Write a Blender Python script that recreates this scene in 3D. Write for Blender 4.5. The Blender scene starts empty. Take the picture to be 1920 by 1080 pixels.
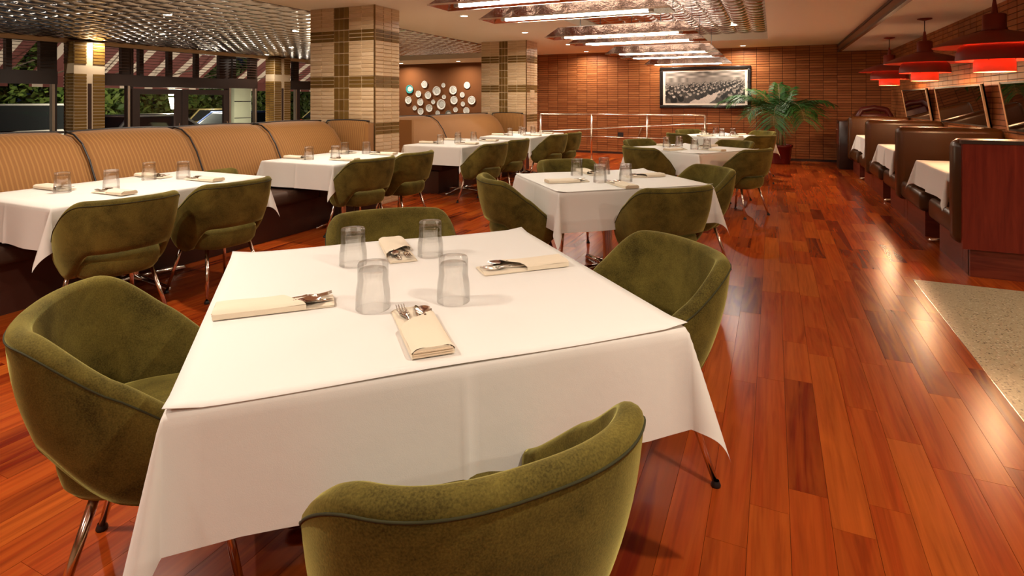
import bpy, bmesh, math, random
from mathutils import Vector, Matrix
SC = bpy.context.scene
COL = SC.collection
PI = math.pi
R = math.radians

# ------------------------------------------------------------------ camera
cam = bpy.data.cameras.new('camera'); camo = bpy.data.objects.new('camera', cam); COL.objects.link(camo)
CAM_H, YAW = 1.40, math.atan(490 / 1068)
camo.location = (0, 0, CAM_H); camo.rotation_euler = (PI / 2, 0, YAW)
cam.sensor_width = 36; cam.lens = 1068 / 1920 * 36; cam.shift_y = -352 / 1920; cam.clip_start = 0.02; cam.clip_end = 300
SC.camera = camo
# ------------------------------------------------------------------ world and exposure
w = bpy.data.worlds.new('night'); SC.world = w; w.use_nodes = True
w.node_tree.nodes['Background'].inputs[0].default_value = (0.004, 0.005, 0.008, 1)
w.node_tree.nodes['Background'].inputs[1].default_value = 1.0
SC.view_settings.view_transform = 'Standard'; SC.view_settings.look = 'None'
SC.view_settings.gamma = 1; SC.view_settings.use_curve_mapping = False
SC.view_settings.exposure = 0.62
DOWN_W = 12.5          # watts of one recessed downlight
TUBE_E = 34.0          # emission of the fluorescent tubes
WARM = (1.0, 0.87, 0.72)
SC.cycles.caustics_reflective = False
UP_W = 5.0            # watts of the upward ceiling fill added on top of each linear pendant

# ------------------------------------------------------------------ helpers
def obj(name, me, mat=None, parent=None, loc=None, rot=None, scale=None):
    o = bpy.data.objects.new(name, me); COL.objects.link(o)
    if mat is not None and me is not None and not me.materials: me.materials.append(mat)
    if parent is not None: o.parent = parent
    if loc is not None: o.location = loc
    if rot is not None: o.rotation_euler = rot
    if scale is not None: o.scale = scale
    return o
def tag(o, label, cat=None, group=None, kind=None):
    o['label'] = label
    if cat: o['category'] = cat
    if group: o['group'] = group
    if kind: o['kind'] = kind
    return o
def empty(name, loc=(0, 0, 0), rz=0):
    o = bpy.data.objects.new(name, None); COL.objects.link(o); o.location = loc; o.rotation_euler = (0, 0, rz)
    o.empty_display_size = 0.1
    return o
def thing(name, label, cat, loc=(0, 0, 0), rz=0, group=None):
    return tag(empty(name, loc, rz), label, cat, group)
def copy_tree(root, loc, rz, label=None, group=None):
    r = root.copy(); COL.objects.link(r); r.location = loc; r.rotation_euler = (0, 0, rz)
    if label: r['label'] = label
    if group: r['group'] = group
    for ch in list(root.children):
        c = ch.copy(); COL.objects.link(c); c.parent = r
        for g in list(ch.children):
            d = g.copy(); COL.objects.link(d); d.parent = c
    return r
class MB:
    """collects geometry for ONE mesh"""
    def __init__(s): s.v = []; s.f = []; s.m = []; s.mi = 0
    def add(s, vs, fs):
        n = len(s.v); s.v += [tuple(x) for x in vs]
        for f in fs: s.f.append(tuple(i + n for i in f)); s.m.append(s.mi)
    def box(s, x0, x1, y0, y1, z0, z1):
        s.add([(x0,y0,z0),(x1,y0,z0),(x1,y1,z0),(x0,y1,z0),(x0,y0,z1),(x1,y0,z1),(x1,y1,z1),(x0,y1,z1)],
              [(3,2,1,0),(4,5,6,7),(0,1,5,4),(1,2,6,5),(2,3,7,6),(3,0,4,7)])
        return s
    def quad(s, a, b, c, d): s.add([a, b, c, d], [(0, 1, 2, 3)]); return s
    def tube(s, pts, r, n=10, caps=True, closed=False):
        pts = [Vector(p) for p in pts]; rs = r if isinstance(r, (list, tuple)) else [r] * len(pts)
        rings = []; up = None
        for i, p in enumerate(pts):
            if closed: t = (pts[(i + 1) % len(pts)] - pts[i - 1])
            else: t = pts[min(i + 1, len(pts) - 1)] - pts[max(i - 1, 0)]
            t.normalize()
            if up is None:
                up = Vector((0, 0, 1)) if abs(t.z) < 0.9 else Vector((1, 0, 0))
            a = t.cross(up)
            if a.length < 1e-6: a = t.orthogonal()
            a.normalize(); b = a.cross(t).normalized(); up = b
            rings.append([p + (a * math.cos(2 * PI * k / n) + b * math.sin(2 * PI * k / n)) * rs[i] for k in range(n)])
        vs = [q for ring in rings for q in ring]; fs = []
        m = len(rings)
        for i in range(m if closed else m - 1):
            j = (i + 1) % m
            for k in range(n):
                fs.append((i*n+k, i*n+(k+1) % n, j*n+(k+1) % n, j*n+k))
        if caps and not closed:
            fs.append(tuple(range(n))[::-1]); fs.append(tuple((m-1)*n+k for k in range(n)))
        s.add(vs, fs); return s
    def lathe(s, prof, n=32, cx=0, cy=0, sx=1, sy=1):
        rings = []; vs = []; fs = []
        for (r, z) in prof:
            if r < 1e-6: rings.append([len(vs)]); vs.append((cx, cy, z))
            else:
                rings.append(list(range(len(vs), len(vs) + n)))
                vs += [(cx + sx*r*math.cos(2*PI*k/n), cy + sy*r*math.sin(2*PI*k/n), z) for k in range(n)]
        for a, b in zip(rings, rings[1:]):
            for k in range(n):
                k2 = (k + 1) % n
                q = [a[k % len(a)], a[k2 % len(a)], b[k2 % len(b)], b[k % len(b)]]
                u = []
                for i in q:
                    if i not in u: u.append(i)
                if len(u) >= 3: fs.append(tuple(u))
        s.add(vs, fs); return s
    def grid(s, fn, nu, nv):
        vs = [fn(i / nu, j / nv) for j in range(nv + 1) for i in range(nu + 1)]
        fs = [(j*(nu+1)+i, j*(nu+1)+i+1, (j+1)*(nu+1)+i+1, (j+1)*(nu+1)+i) for j in range(nv) for i in range(nu)]
        s.add(vs, fs); return s
    def mesh(s, name, mats=None, smooth=False):
        me = bpy.data.meshes.new(name); me.from_pydata(s.v, [], s.f)
        for m in (mats or []): me.materials.append(m)
        if mats and len(mats) > 1: me.polygons.foreach_set('material_index', s.m)
        if smooth: me.polygons.foreach_set('use_smooth', [True] * len(me.polygons))
        me.update(); return me
    def build(s, name, mat, parent=None, smooth=False, loc=None, rot=None):
        mats = mat if isinstance(mat, (list, tuple)) else [mat]
        return obj(name, s.mesh(name, mats, smooth), None, parent, loc, rot)
def rbox_mesh(name, w, d, h, r, mat, seg=2, smooth=True, z0=0.0):
    bm = bmesh.new(); bmesh.ops.create_cube(bm, size=1)
    for v in bm.verts: v.co = Vector((v.co.x * w, v.co.y * d, v.co.z * h + h / 2 + z0))
    bmesh.ops.bevel(bm, geom=bm.edges[:], offset=r, segments=seg, affect='EDGES', profile=0.5)
    me = bpy.data.meshes.new(name); bm.to_mesh(me); bm.free()
    if smooth: me.polygons.foreach_set('use_smooth', [True] * len(me.polygons))
    me.materials.append(mat); return me
def sstep(a, b, x):
    t = min(1, max(0, (x - a) / (b - a))); return t * t * (3 - 2 * t)
def auto_smooth(o, ang=35):
    me = o.data
    me.polygons.foreach_set('use_smooth', [True] * len(me.polygons))
    bm = bmesh.new(); bm.from_mesh(me)
    for e in bm.edges:
        if len(e.link_faces) == 2 and e.calc_face_angle(0) > R(ang): e.smooth = False
    bm.to_mesh(me); bm.free()
    return o
def recalc(o):
    bm = bmesh.new(); bm.from_mesh(o.data); bmesh.ops.recalc_face_normals(bm, faces=bm.faces[:]); bm.to_mesh(o.data); bm.free(); return o

# ------------------------------------------------------------------ materials
MATS = {}
def mat(name, col=(0.8, 0.8, 0.8), rough=0.5, metal=0.0, emit=None, es=0.0, spec=0.5, sheen=0.0, sheen_tint=None, coat=0.0, sheen_rough=0.4):
    m = bpy.data.materials.new(name); m.use_nodes = True
    p = m.node_tree.nodes['Principled BSDF']
    p.inputs['Base Color'].default_value = (*col, 1); p.inputs['Roughness'].default_value = rough
    p.inputs['Metallic'].default_value = metal; p.inputs['Specular IOR Level'].default_value = spec
    if emit: p.inputs['Emission Color'].default_value = (*emit, 1); p.inputs['Emission Strength'].default_value = es
    if sheen:
        p.inputs['Sheen Weight'].default_value = sheen; p.inputs['Sheen Roughness'].default_value = sheen_rough
        if sheen_tint: p.inputs['Sheen Tint'].default_value = (*sheen_tint, 1)
    if coat: p.inputs['Coat Weight'].default_value = coat; p.inputs['Coat Roughness'].default_value = 0.1
    MATS[name] = m; return m
class NT:
    def __init__(s, m): s.t = m.node_tree; s.p = s.t.nodes['Principled BSDF']
    def n(s, typ, **kw):
        x = s.t.nodes.new(typ)
        for k, v in kw.items(): setattr(x, k, v)
        return x
    def l(s, a, b): s.t.links.new(a, b)
    def math(s, op, a, b=None, c=None):
        x = s.n('ShaderNodeMath', operation=op)
        for i, q in enumerate((a, b, c)):
            if q is None: continue
            if isinstance(q, (int, float)): x.inputs[i].default_value = q
            else: s.l(q, x.inputs[i])
        return x.outputs[0]
    def ramp(s, fac, stops, interp='LINEAR'):
        x = s.n('ShaderNodeValToRGB'); cr = x.color_ramp; cr.interpolation = interp
        while len(cr.elements) < len(stops): cr.elements.new(0.5)
        for e, (p, c) in zip(cr.elements, stops): e.position = p; e.color = (*c, 1)
        s.l(fac, x.inputs[0]); return x.outputs[0]
    def mix(s, fac, a, b, blend='MIX'):
        x = s.n('ShaderNodeMix', data_type='RGBA', blend_type=blend)
        for sock, q in ((x.inputs[0], fac), (x.inputs[6], a), (x.inputs[7], b)):
            if isinstance(q, (int, float)): sock.default_value = q
            elif isinstance(q, tuple): sock.default_value = (*q, 1)
            else: s.l(q, sock)
        return x.outputs[2]
    def pos(s): return s.n('ShaderNodeNewGeometry').outputs['Position']
    def rand(s):
        a = s.n('ShaderNodeObjectInfo').outputs['Random']; b = s.n('ShaderNodeNewGeometry').outputs['Random Per Island']
        return s.math('FRACT', s.math('ADD', a, b))
    def mapping(s, vec, scale):
        x = s.n('ShaderNodeMapping'); x.inputs['Scale'].default_value = scale; s.l(vec, x.inputs['Vector']); return x.outputs[0]
    def noise(s, vec, scale, detail=4, rough=0.5, dist=0.0):
        x = s.n('ShaderNodeTexNoise'); x.inputs['Scale'].default_value = scale; x.inputs['Detail'].default_value = detail
        x.inputs['Roughness'].default_value = rough; x.inputs['Distortion'].default_value = dist
        if vec is not None: s.l(vec, x.inputs['Vector'])
        return x.outputs[0]
    def bump(s, h, strength, dist=0.01):
        x = s.n('ShaderNodeBump'); x.inputs['Strength'].default_value = strength; x.inputs['Distance'].default_value = dist
        s.l(h, x.inputs['Height']); s.l(x.outputs[0], s.p.inputs['Normal'])
    def color(s, c): s.l(c, s.p.inputs['Base Color'])
    def obj(s): return s.n('ShaderNodeTexCoord').outputs['Object']

def mk_floor(name, dark, midc, light, rough):
    m = mat(name, midc, rough, spec=0.10); t = NT(m); r = t.rand()
    off = t.n('ShaderNodeCombineXYZ'); t.l(t.math('MULTIPLY', r, 37.0), off.inputs[0]); t.l(t.math('MULTIPLY', r, 11.0), off.inputs[1])
    v = t.n('ShaderNodeVectorMath', operation='ADD'); t.l(t.pos(), v.inputs[0]); t.l(off.outputs[0], v.inputs[1])
    g = t.noise(t.mapping(v.outputs[0], (42, 1.5, 42)), 1.0, 5, 0.6, 0.8)
    g2 = t.noise(t.mapping(v.outputs[0], (9, 0.7, 9)), 1.0, 3, 0.5, 2.2)
    base = t.ramp(r, [(0.0, dark), (0.14, dark), (0.3, midc), (0.75, midc), (1.0, light)])
    c = t.mix(t.ramp(g, [(0.35, (0, 0, 0)), (0.7, (1, 1, 1))]), t.mix(0.40, base, (0.03, 0.005, 0.002), 'MIX'), base)
    c = t.mix(t.ramp(g2, [(0.40, (0, 0, 0)), (0.6, (1, 1, 1))]), c, t.mix(0.34, c, light))
    t.color(c)
    return m
M_FLOOR = mk_floor('jatoba', (0.165, 0.014, 0.003), (0.36, 0.050, 0.007), (0.47, 0.102, 0.013), 0.24)
M_FLOORGAP = mat('floor_gap', (0.03, 0.008, 0.004), 0.6)
def mk_brick(name, a, b, c, rough=0.55):
    m = mat(name, b, rough, spec=.22); t = NT(m); r = t.rand()
    base = t.ramp(r, [(0.0, a), (0.5, b), (1.0, c)])
    g = t.noise(t.mapping(t.pos(), (6, 6, 40)), 1.0, 4, 0.6)
    t.color(t.mix(t.ramp(g, [(0.3, (0, 0, 0)), (0.75, (1, 1, 1))]), t.mix(0.18, base, (0.05, 0.02, 0.01)), base)); t.bump(g, 0.12, 0.003)
    return m
M_BRICK = mk_brick('brick_tile', (0.27, 0.083, 0.022), (0.33, 0.108, 0.030), (0.39, 0.138, 0.042))
M_MORTAR = mat('mortar_dark', (0.075, 0.024, 0.009), 0.9)
M_TILE = mk_brick('cream_tile', (0.62, 0.43, 0.24), (0.69, 0.49, 0.285), (0.76, 0.56, 0.35), 0.35)
M_TILED = mk_brick('brown_tile', (0.15, 0.078, 0.016), (0.185, 0.10, 0.022), (0.22, 0.125, 0.032), 0.28)
M_GROUT = mat('grout_cream', (0.80, 0.62, 0.40), 0.9)
M_PLASTER = mat('ceiling_plaster', (0.86, 0.71, 0.53), 0.9)
M_SOFFIT = mat('soffit_white', (0.78, 0.72, 0.63), 0.9)
M_CREAMTRIM = mat('cream_trim', (0.70, 0.50, 0.30), 0.6)
M_BROWNWALL = mat('brown_wall', (0.15, 0.055, 0.018), 0.85, spec=.15)
M_DARKWOOD = mat('dark_wood', (0.030, 0.011, 0.007), 0.35)
def mk_wood(name, a, b, rough, sc=(1.5, 14, 1.5)):
    m = mat(name, a, rough, spec=.2); t = NT(m)
    g = t.noise(t.mapping(t.obj(), sc), 2.0, 5, 0.6, 0.5)
    t.color(t.ramp(g, [(0.3, a), (0.7, b)])); return m
M_MAHOG = mk_wood('mahogany', (0.12, 0.011, 0.006), (0.20, 0.024, 0.011), 0.3, (14, 14, 1.2))
M_MAHOGB = mk_wood('mahogany_base', (0.10, 0.016, 0.010), (0.19, 0.038, 0.018), 0.3, (1.5, 1.5, 14))
M_CHROME = mat('chrome', (0.80, 0.76, 0.72), 0.10, 1.0)
M_STEEL = mat('brushed_steel', (0.78, 0.70, 0.60), 0.24, 1.0)
M_SILVER = mat('silver_cutlery', (0.80, 0.76, 0.70), 0.12, 1.0)
M_CHAIRLEG = mat('chair_leg_chrome', (0.82, 0.72, 0.64), 0.14, 1.0)
def mk_velvet(name, c1, c2, tint):
    m = mat(name, c1, 0.85, spec=0.15, sheen=0.7, sheen_tint=tint, sheen_rough=0.35); t = NT(m)
    r = t.n('ShaderNodeObjectInfo').outputs['Random']
    off = t.n('ShaderNodeCombineXYZ'); t.l(t.math('MULTIPLY', r, 30.0), off.inputs[2])
    v = t.n('ShaderNodeVectorMath', operation='ADD'); t.l(t.obj(), v.inputs[0]); t.l(off.outputs[0], v.inputs[1])
    a = t.noise(v.outputs[0], 6.0, 5, 0.62, 0.4); f = t.noise(v.outputs[0], 260.0, 2, 0.5)
    k = t.math('MULTIPLY_ADD', f, 0.45, t.math('MULTIPLY', a, 0.8))
    t.color(t.ramp(k, [(0.42, c1), (0.78, c2)])); t.bump(f, 0.22, 0.002)
    return m
M_VELVET = mk_velvet('olive_velvet', (0.036, 0.026, 0.004), (0.160, 0.124, 0.024), (0.64, 0.58, 0.18))
M_PIPING = mat('olive_piping', (0.03, 0.028, 0.005), 0.9)
def mk_cloth(name, c, sc=420):
    m = mat(name, c, 0.85, spec=0.2, sheen=0.1); t = NT(m); o = t.obj()
    f = t.noise(o, sc, 2, 0.5); g = t.noise(o, 7, 3, 0.5)
    t.bump(t.math('ADD', t.math('MULTIPLY', f, 0.06), t.math('MULTIPLY', g, 0.9)), 0.22, 0.012); return m
M_CLOTH = mk_cloth('white_tablecloth', (0.78, 0.75, 0.70))
M_TOPPER = mat('white_topper_paper', (0.82, 0.80, 0.76), 0.7, spec=0.25)
M_NAPKIN = mk_cloth('cream_napkin', (0.82, 0.72, 0.56), 300)
M_PINKSEAM = mat('napkin_edge', (0.78, 0.62, 0.45), 0.85)
def mk_stripe(name, a, b, period, axis):
    m = mat(name, a, 0.8, sheen=0.15); t = NT(m); s = t.n('ShaderNodeSeparateXYZ'); t.l(t.obj(), s.inputs[0])
    k = t.math('SINE', t.math('MULTIPLY', s.outputs[axis], 2 * PI / period))
    n = t.noise(t.obj(), 9, 3)
    t.color(t.mix(t.ramp(k, [(0.35, (0, 0, 0)), (0.65, (1, 1, 1))]), a, b)); return m
M_BANQ = mk_stripe('banquette_stripe', (0.235, 0.098, 0.019), (0.31, 0.145, 0.035), 0.032, 0)
M_BANQP = mat('banquette_plain', (0.28, 0.118, 0.025), 0.75, sheen=0.15)
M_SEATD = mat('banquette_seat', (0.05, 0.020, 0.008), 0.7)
M_BLACKPIPE = mat('black_piping', (0.012, 0.008, 0.007), 0.5)
M_LEATHER = mat('brown_leather', (0.058, 0.021, 0.0055), 0.30, spec=0.3)
def thin_glass(name, tint=(1, 1, 1), ior=1.5, rough=0.0, refr=0.0):
    m = bpy.data.materials.new(name); m.use_nodes = True; nt = m.node_tree; nt.nodes.clear()
    o = nt.nodes.new('ShaderNodeOutputMaterial'); mx = nt.nodes.new('ShaderNodeMixShader')
    lw = nt.nodes.new('ShaderNodeLayerWeight'); pw = nt.nodes.new('ShaderNodeMath'); pw.operation = 'POWER'; pw.inputs[1].default_value = 5.0
    fr = nt.nodes.new('ShaderNodeMath'); fr.operation = 'MULTIPLY_ADD'; fr.inputs[1].default_value = 0.38; fr.inputs[2].default_value = ((ior - 1) / (ior + 1)) ** 2
    nt.links.new(lw.outputs['Facing'], pw.inputs[0]); nt.links.new(pw.outputs[0], fr.inputs[0])
    tr = nt.nodes.new('ShaderNodeBsdfTransparent'); tr.inputs[0].default_value = (*tint, 1)
    gl = nt.nodes.new('ShaderNodeBsdfGlossy'); gl.inputs['Roughness'].default_value = rough
    body = tr.outputs[0]
    if refr:
        rf = nt.nodes.new('ShaderNodeBsdfRefraction'); rf.inputs['IOR'].default_value = ior; rf.inputs['Roughness'].default_value = 0.0
        m2 = nt.nodes.new('ShaderNodeMixShader'); m2.inputs[0].default_value = refr
        nt.links.new(tr.outputs[0], m2.inputs[1]); nt.links.new(rf.outputs[0], m2.inputs[2]); body = m2.outputs[0]
    nt.links.new(fr.outputs[0], mx.inputs[0]); nt.links.new(body, mx.inputs[1]); nt.links.new(gl.outputs[0], mx.inputs[2])
    nt.links.new(mx.outputs[0], o.inputs[0]); return m
M_GLASS = thin_glass('tumbler_glass', (0.975, 0.975, 0.97), 1.45, 0.0, 0.24)
M_PANE = thin_glass('window_glass', (0.95, 0.95, 0.94), 1.35)
M_REDLAMP = mat('red_lamp_metal', (0.20, 0.030, 0.015), 0.5, spec=.25)
M_REDBRIGHT = mat('red_lamp_glow', (0.55, 0.05, 0.025), 0.5, emit=(1, .10, .025), es=.12)  # faint emission puts the lamp's glow into the lower shade
M_REDIN = mat('red_lamp_lining', (0.60, 0.055, 0.02), 0.5)
M_LAMPGLOW = mat('lamp_diffuser', (1, 0.9, 0.7), 0.5, emit=(1, 0.66, 0.32), es=22.0)
M_TUBE = mat('fluorescent_tube', (1, 1, 1), 0.5, emit=(1.0, 0.87, 0.70), es=TUBE_E)
M_UPFILL = mat('added_uplight_strip', (1, 1, 1), 0.5, emit=(1.0, 0.86, 0.66), es=0.3)  # glow of the strip added with the upward ceiling fill
M_LENS = mat('downlight_lens', (1, 1, 1), 0.5, emit=(1.0, 0.86, 0.66), es=16.0)
M_WHITE = mat('white_enamel', (0.78, 0.74, 0.68), 0.4)
M_BLACK = mat('black_metal', (0.012, 0.010, 0.010), 0.45)
M_MIRROR = mat('mirror_glass', (0.20, 0.16, 0.14), 0.02, 1.0)
def mk_tin(name, c, rough):
    m = mat(name, c, rough, 1.0); t = NT(m); n = t.noise(t.pos(), 3.0, 4, 0.6)
    t.color(t.mix(n, tuple(x * 0.55 for x in c), c)); t.bump(t.noise(t.mapping(t.pos(), (14, 14, 14)), 1.0, 3, 0.6), 0.25, 0.02); return m
M_TIN = mk_tin('pressed_tin', (0.78, 0.72, 0.67), 0.15)
M_REFLECT = mk_tin('crinkled_reflector', (0.82, 0.76, 0.70), 0.16)

# ------------------------------------------------------------------ setting: floors
CEIL = 2.66; YB = 14.70; XR = 2.34; XW = -13.0; XP = -5.95; LOW = -0.5
fl = tag(obj('floor', MB().box(XP, 6.0, -4.0, YB, -0.10, -0.012).mesh('floor', [M_FLOORGAP])), 'reddish jatoba plank floor of the dining room', kind='structure')
ca, sa = math.cos(YAW), math.sin(YAW)
def proj(x, y, z):
    D = -x * sa + y * ca
    if D < 0.05: return (-9e9, -9e9, D)
    return (960 + 1068 * (x * ca + y * sa) / D, 188 + 1068 * (CAM_H - z) / D, D)
random.seed(4)
PW = 0.125; planks = []
nrow = int((6.0 - XP) / PW) + 1
for i in range(nrow):
    x0 = XP + i * PW; y = -4.0 - random.random()
    while y < YB:
        L = random.choice([0.45, 0.6, 0.75, 0.9, 1.1, 1.3]) * random.uniform(0.9, 1.15)
        y0, y1 = max(y, -4.0), min(y + L, YB); y += L
        xa, xb = x0, min(x0 + PW, 6.0)
        if y1 - y0 < 0.05: continue
        if xa >= 0.99 and y0 < 5.33:               # the terrazzo field
            if y1 <= 5.36: continue
            y0 = 5.36
        if xa < 0.99 < xb and y0 < 5.36:
            planks.append((xa, 0.991, y0, min(y1, 5.36)))
            if y1 > 5.362: planks.append((xa, xb, 5.36, y1))
            continue
        planks.append((xa, xb, y0, y1))
def vis(p):
    cx, cy = (p[0] + p[1]) / 2, (p[2] + p[3]) / 2
    u, v, D = proj(cx, cy, 0)
    if not (-60 < u < 1980 and v < 1140): return 0
    if cx < -4.0: return 0
    if abs((cx + 1.14) + (cy - 1.68)) < .8 and abs((cx + 1.14) - (cy - 1.68)) < .8: return 0
    return (p[1] - p[0]) * (p[3] - p[2]) / D ** 3
planks.sort(key=vis, reverse=True)
unit = MB().box(-.5, .5, -.5, .5, -.5, .5).mesh('plank', [M_FLOOR])
G = 0.0012
for (a, b, c, d) in planks[:300]:
    obj('plank', unit, None, fl, ((a + b) / 2, (c + d) / 2, -0.006), None, (b - a - G, d - c - G, 0.012))
mb = MB()
for (a, b, c, d) in planks[300:]: mb.box(a + G/2, b - G/2, c + G/2, d - G/2, -0.012, 0)
o = mb.build('planks_beyond', M_FLOOR, fl); o['kind'] = 'stuff'
m = mat('terrazzo', (0.5, 0.43, 0.3), 0.35); t = NT(m)
vor = t.n('ShaderNodeTexVoronoi'); vor.inputs['Scale'].default_value = 95; t.l(t.pos(), vor.inputs['Vector'])
sp = t.n('ShaderNodeSeparateColor'); t.l(vor.outputs['Color'], sp.inputs[0])
chip = t.ramp(sp.outputs[0], [(0.0, (0.10, 0.07, 0.04)), (0.10, (0.20, 0.14, 0.08)), (0.16, (0.42, 0.33, 0.19)), (0.8, (0.48, 0.385, 0.23)), (1.0, (0.66, 0.57, 0.40))])
t.color(t.mix(t.ramp(vor.outputs['Distance'], [(0.45, (0, 0, 0)), (0.6, (1, 1, 1))]), chip, (0.45, 0.36, 0.21)))
tf = tag(MB().box(0.995, 6.0, -4.0, 5.355, -0.012, 0.0).build('floor_terrazzo', m), 'speckled beige terrazzo floor beside the planks at the right', kind='structure')
tag(MB().box(0.991, 0.995, -4.0, 5.365, -0.012, 0.0008).build('trim_1', M_STEEL), 'thin metal strip between planks and terrazzo', kind='structure')
tag(MB().box(XW, XP - 0.1, -4.0, YB, LOW - 0.1, LOW).build('floor_lower', mat('lower_floor', (0.36, 0.26, 0.17), 0.5)), 'lower entrance floor behind the banquettes', kind='structure')

# ------------------------------------------------------------------ walls with bricks
def brick_wall(name, label, axis, fixed, lo, hi, z0, z1, bw, bh, visf, sign):
    """stack-bonded tiles on a flat backing; axis 'x' runs along X on a plane Y=fixed, 'y' along Y on X=fixed; sign = side of the room"""
    J = 0.009; T = 0.009; mb = MB()
    if axis == 'x': mb.box(lo, hi, fixed, fixed + 0.15, z0, z1)
    else: mb.box(fixed, fixed + 0.15, lo, hi, z0, z1)
    wl = tag(mb.build(name, M_MORTAR), label, kind='structure')
    cells = []
    nx = int(math.ceil((hi - lo) / bw)); nz = int(math.ceil((z1 - z0) / bh))
    for i in range(nx):
        for k in range(nz):
            a, b = lo + i * bw + J/2, min(lo + (i + 1) * bw, hi) - J/2
            c, d = z1 - (k + 1) * bh + J/2, z1 - k * bh - J/2
            c = max(c, z0)
            if b - a < 0.02 or d - c < 0.01: continue
            p = proj((a+b)/2, fixed, (c+d)/2) if axis == 'x' else proj(fixed, (a+b)/2, (c+d)/2)
            inside = 0 < p[0] < 1920 and 0 < p[1] < 1080
            cells.append((visf((a+b)/2, (c+d)/2) * (1.0 / p[2] if inside else 0), a, b, c, d, random.uniform(0, 0.0025)))
    cells.sort(key=lambda q: -q[0])
    um = MB().box(-.5, .5, -.5, .5, -.5, .5).mesh('brick', [M_BRICK]); rest = MB()
    for n, (s, a, b, c, d, e) in enumerate(cells):
        th = T + e
        if n < 300 and s > 0:
            if axis == 'x': obj('brick', um, None, wl, ((a+b)/2, fixed - th/2, (c+d)/2), None, (b-a, th, d-c))
            else: obj('brick', um, None, wl, (fixed - th/2, (a+b)/2, (c+d)/2), None, (th, b-a, d-c))
        else:
            if axis == 'x': rest.box(a, b, fixed - th, fixed, c, d)
            else: rest.box(fixed - th, fixed, a, b, c, d)
    r = rest.build('brickwork', M_BRICK, wl); r['kind'] = 'stuff'
    return wl
brick_wall('wall_back', 'long wall of stacked orange-brown brick tiles behind the railing and palm', 'x', YB, -6.2, XR + 0.1, LOW - 0.4, CEIL, 0.278, 0.058,
           lambda x, z: 1.0 if (z > 1.1 and not (-2.7 < x < -0.4 and 1.2 < z < 2.25)) else 0.2, -1)
brick_wall('wall_right', 'side wall of stacked orange-brown brick tiles above the booths', 'y', XR, 5.3, YB, 0.0, 2.52, 0.262, 0.064,
           lambda y, z: 1.0 if z > 1.1 else 0.05, -1)
tag(MB().box(XW - 0.2, -6.2, YB, YB + 0.15, LOW, CEIL).build('wall_back_plates', M_BROWNWALL), 'plain dark brown wall hung with plates beyond the second column', kind='structure')
M_BEIGE = mat('beige_wall', (0.48, 0.35, 0.22), 0.8)
tag(MB().box(-13.2, 6.1, -4.15, -4.0, LOW, CEIL + .2).build('wall_rear', M_BEIGE), 'beige wall behind the viewer', kind='structure')
tag(MB().box(6.0, 6.15, -4.0, 5.45, 0, CEIL + .2).build('wall_right_entry', M_BEIGE), 'beige wall beside the terrazzo area', kind='structure')
tag(MB().box(XR, 6.0, 5.3, 5.45, 0, CEIL + .2).build('wall_right_return', M_BEIGE), 'beige return wall beside the booths', kind='structure')
tag(MB().box(-6.2, XR, YB - 0.022, YB - 0.012, 0.0, 0.05).build('baseboard_back', M_DARKWOOD), 'low dark baseboard along the brick wall', kind='structure')

# ------------------------------------------------------------------ ceilings
CX0, CX1, CY0, CY1, CZ = -3.0, -0.10, 2.2, 12.78, 2.82
mb = MB()
mb.box(XP, CX0, -4, YB, CEIL, CEIL + .3); mb.box(CX1, 1.33, -4, YB, CEIL, CEIL + .3)
mb.box(CX0, CX1, -4, CY0, CEIL, CEIL + .3); mb.box(CX0, CX1, CY1, YB, CEIL, CEIL + .3)
mb.box(CX0, CX1, CY0, CY1, CZ + .05, CZ + .14)
mb.box(1.33, 6.1, -4, 5.45, CEIL, CEIL + .3)
tag(mb.build('ceiling', M_PLASTER), 'tan plaster ceiling around the recessed tin coffer', kind='structure')
tag(MB().box(1.39, XR + .1, 5.45, YB, 2.50, CEIL + .1).build('ceiling_soffit', M_SOFFIT), 'lowered white ceiling above the booths', kind='structure')
tb = tag(MB().box(1.33, 1.39, 5.45, YB, 2.50, CEIL).build('trim_2', mat('fascia_wood', (0.20, 0.085, 0.04), 0.5)), 'brown wooden fascia along the lowered booth ceiling', kind='structure')
MB().box(1.315, 1.33, 5.45, YB, 2.485, 2.525).build('edge_strip', M_DARKWOOD, tb)
MB().box(1.315, 1.33, 5.45, YB, 2.625, CEIL).build('edge_strip', M_DARKWOOD, tb)
PS = 0.61
def relief(u, v):
    a = abs(math.sin(2 * PI * u)); b = abs(math.sin(2 * PI * v)); h = (a * b) ** 0.42
    e = min(u, 1 - u, v, 1 - v); edge = sstep(0, 0.035, e)
    return (u * PS - PS/2, v * PS - PS/2, -0.004 - 0.040 * h * edge)
tin_mesh = MB().grid(relief, 26, 26).mesh('tin_panel', [M_TIN], True); tin_mesh.flip_normals()
M_TINC = mk_tin('coffer_tin', (0.56, 0.42, 0.36), 0.18)
def tin_ceiling(name, label, x0, x1, y0, y1, z, tm):
    c = tag(MB().box(x0, x1, y0, y1, z, z + .05).build(name, M_BLACK), label, kind='structure')
    nx = round((x1 - x0) / PS); ny = round((y1 - y0) / PS); sx, sy = (x1 - x0) / nx / PS, (y1 - y0) / ny / PS
    for i in range(nx):
        for j in range(ny):
            o = obj('tin_panel', tm, None, c, (x0 + (i + .5) * PS * sx, y0 + (j + .5) * PS * sy, z - 0.001), (0, 0, 0), (sx * .994, sy * .994, 1))
    return c
tin_c = tin_mesh.copy(); tin_c.materials.clear(); tin_c.materials.append(M_TINC)
tin_ceiling('ceiling_tin', 'shiny pressed tin ceiling over the entrance side by the windows', XW, XP, 2.4, 13.2, CEIL, tin_mesh)
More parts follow.
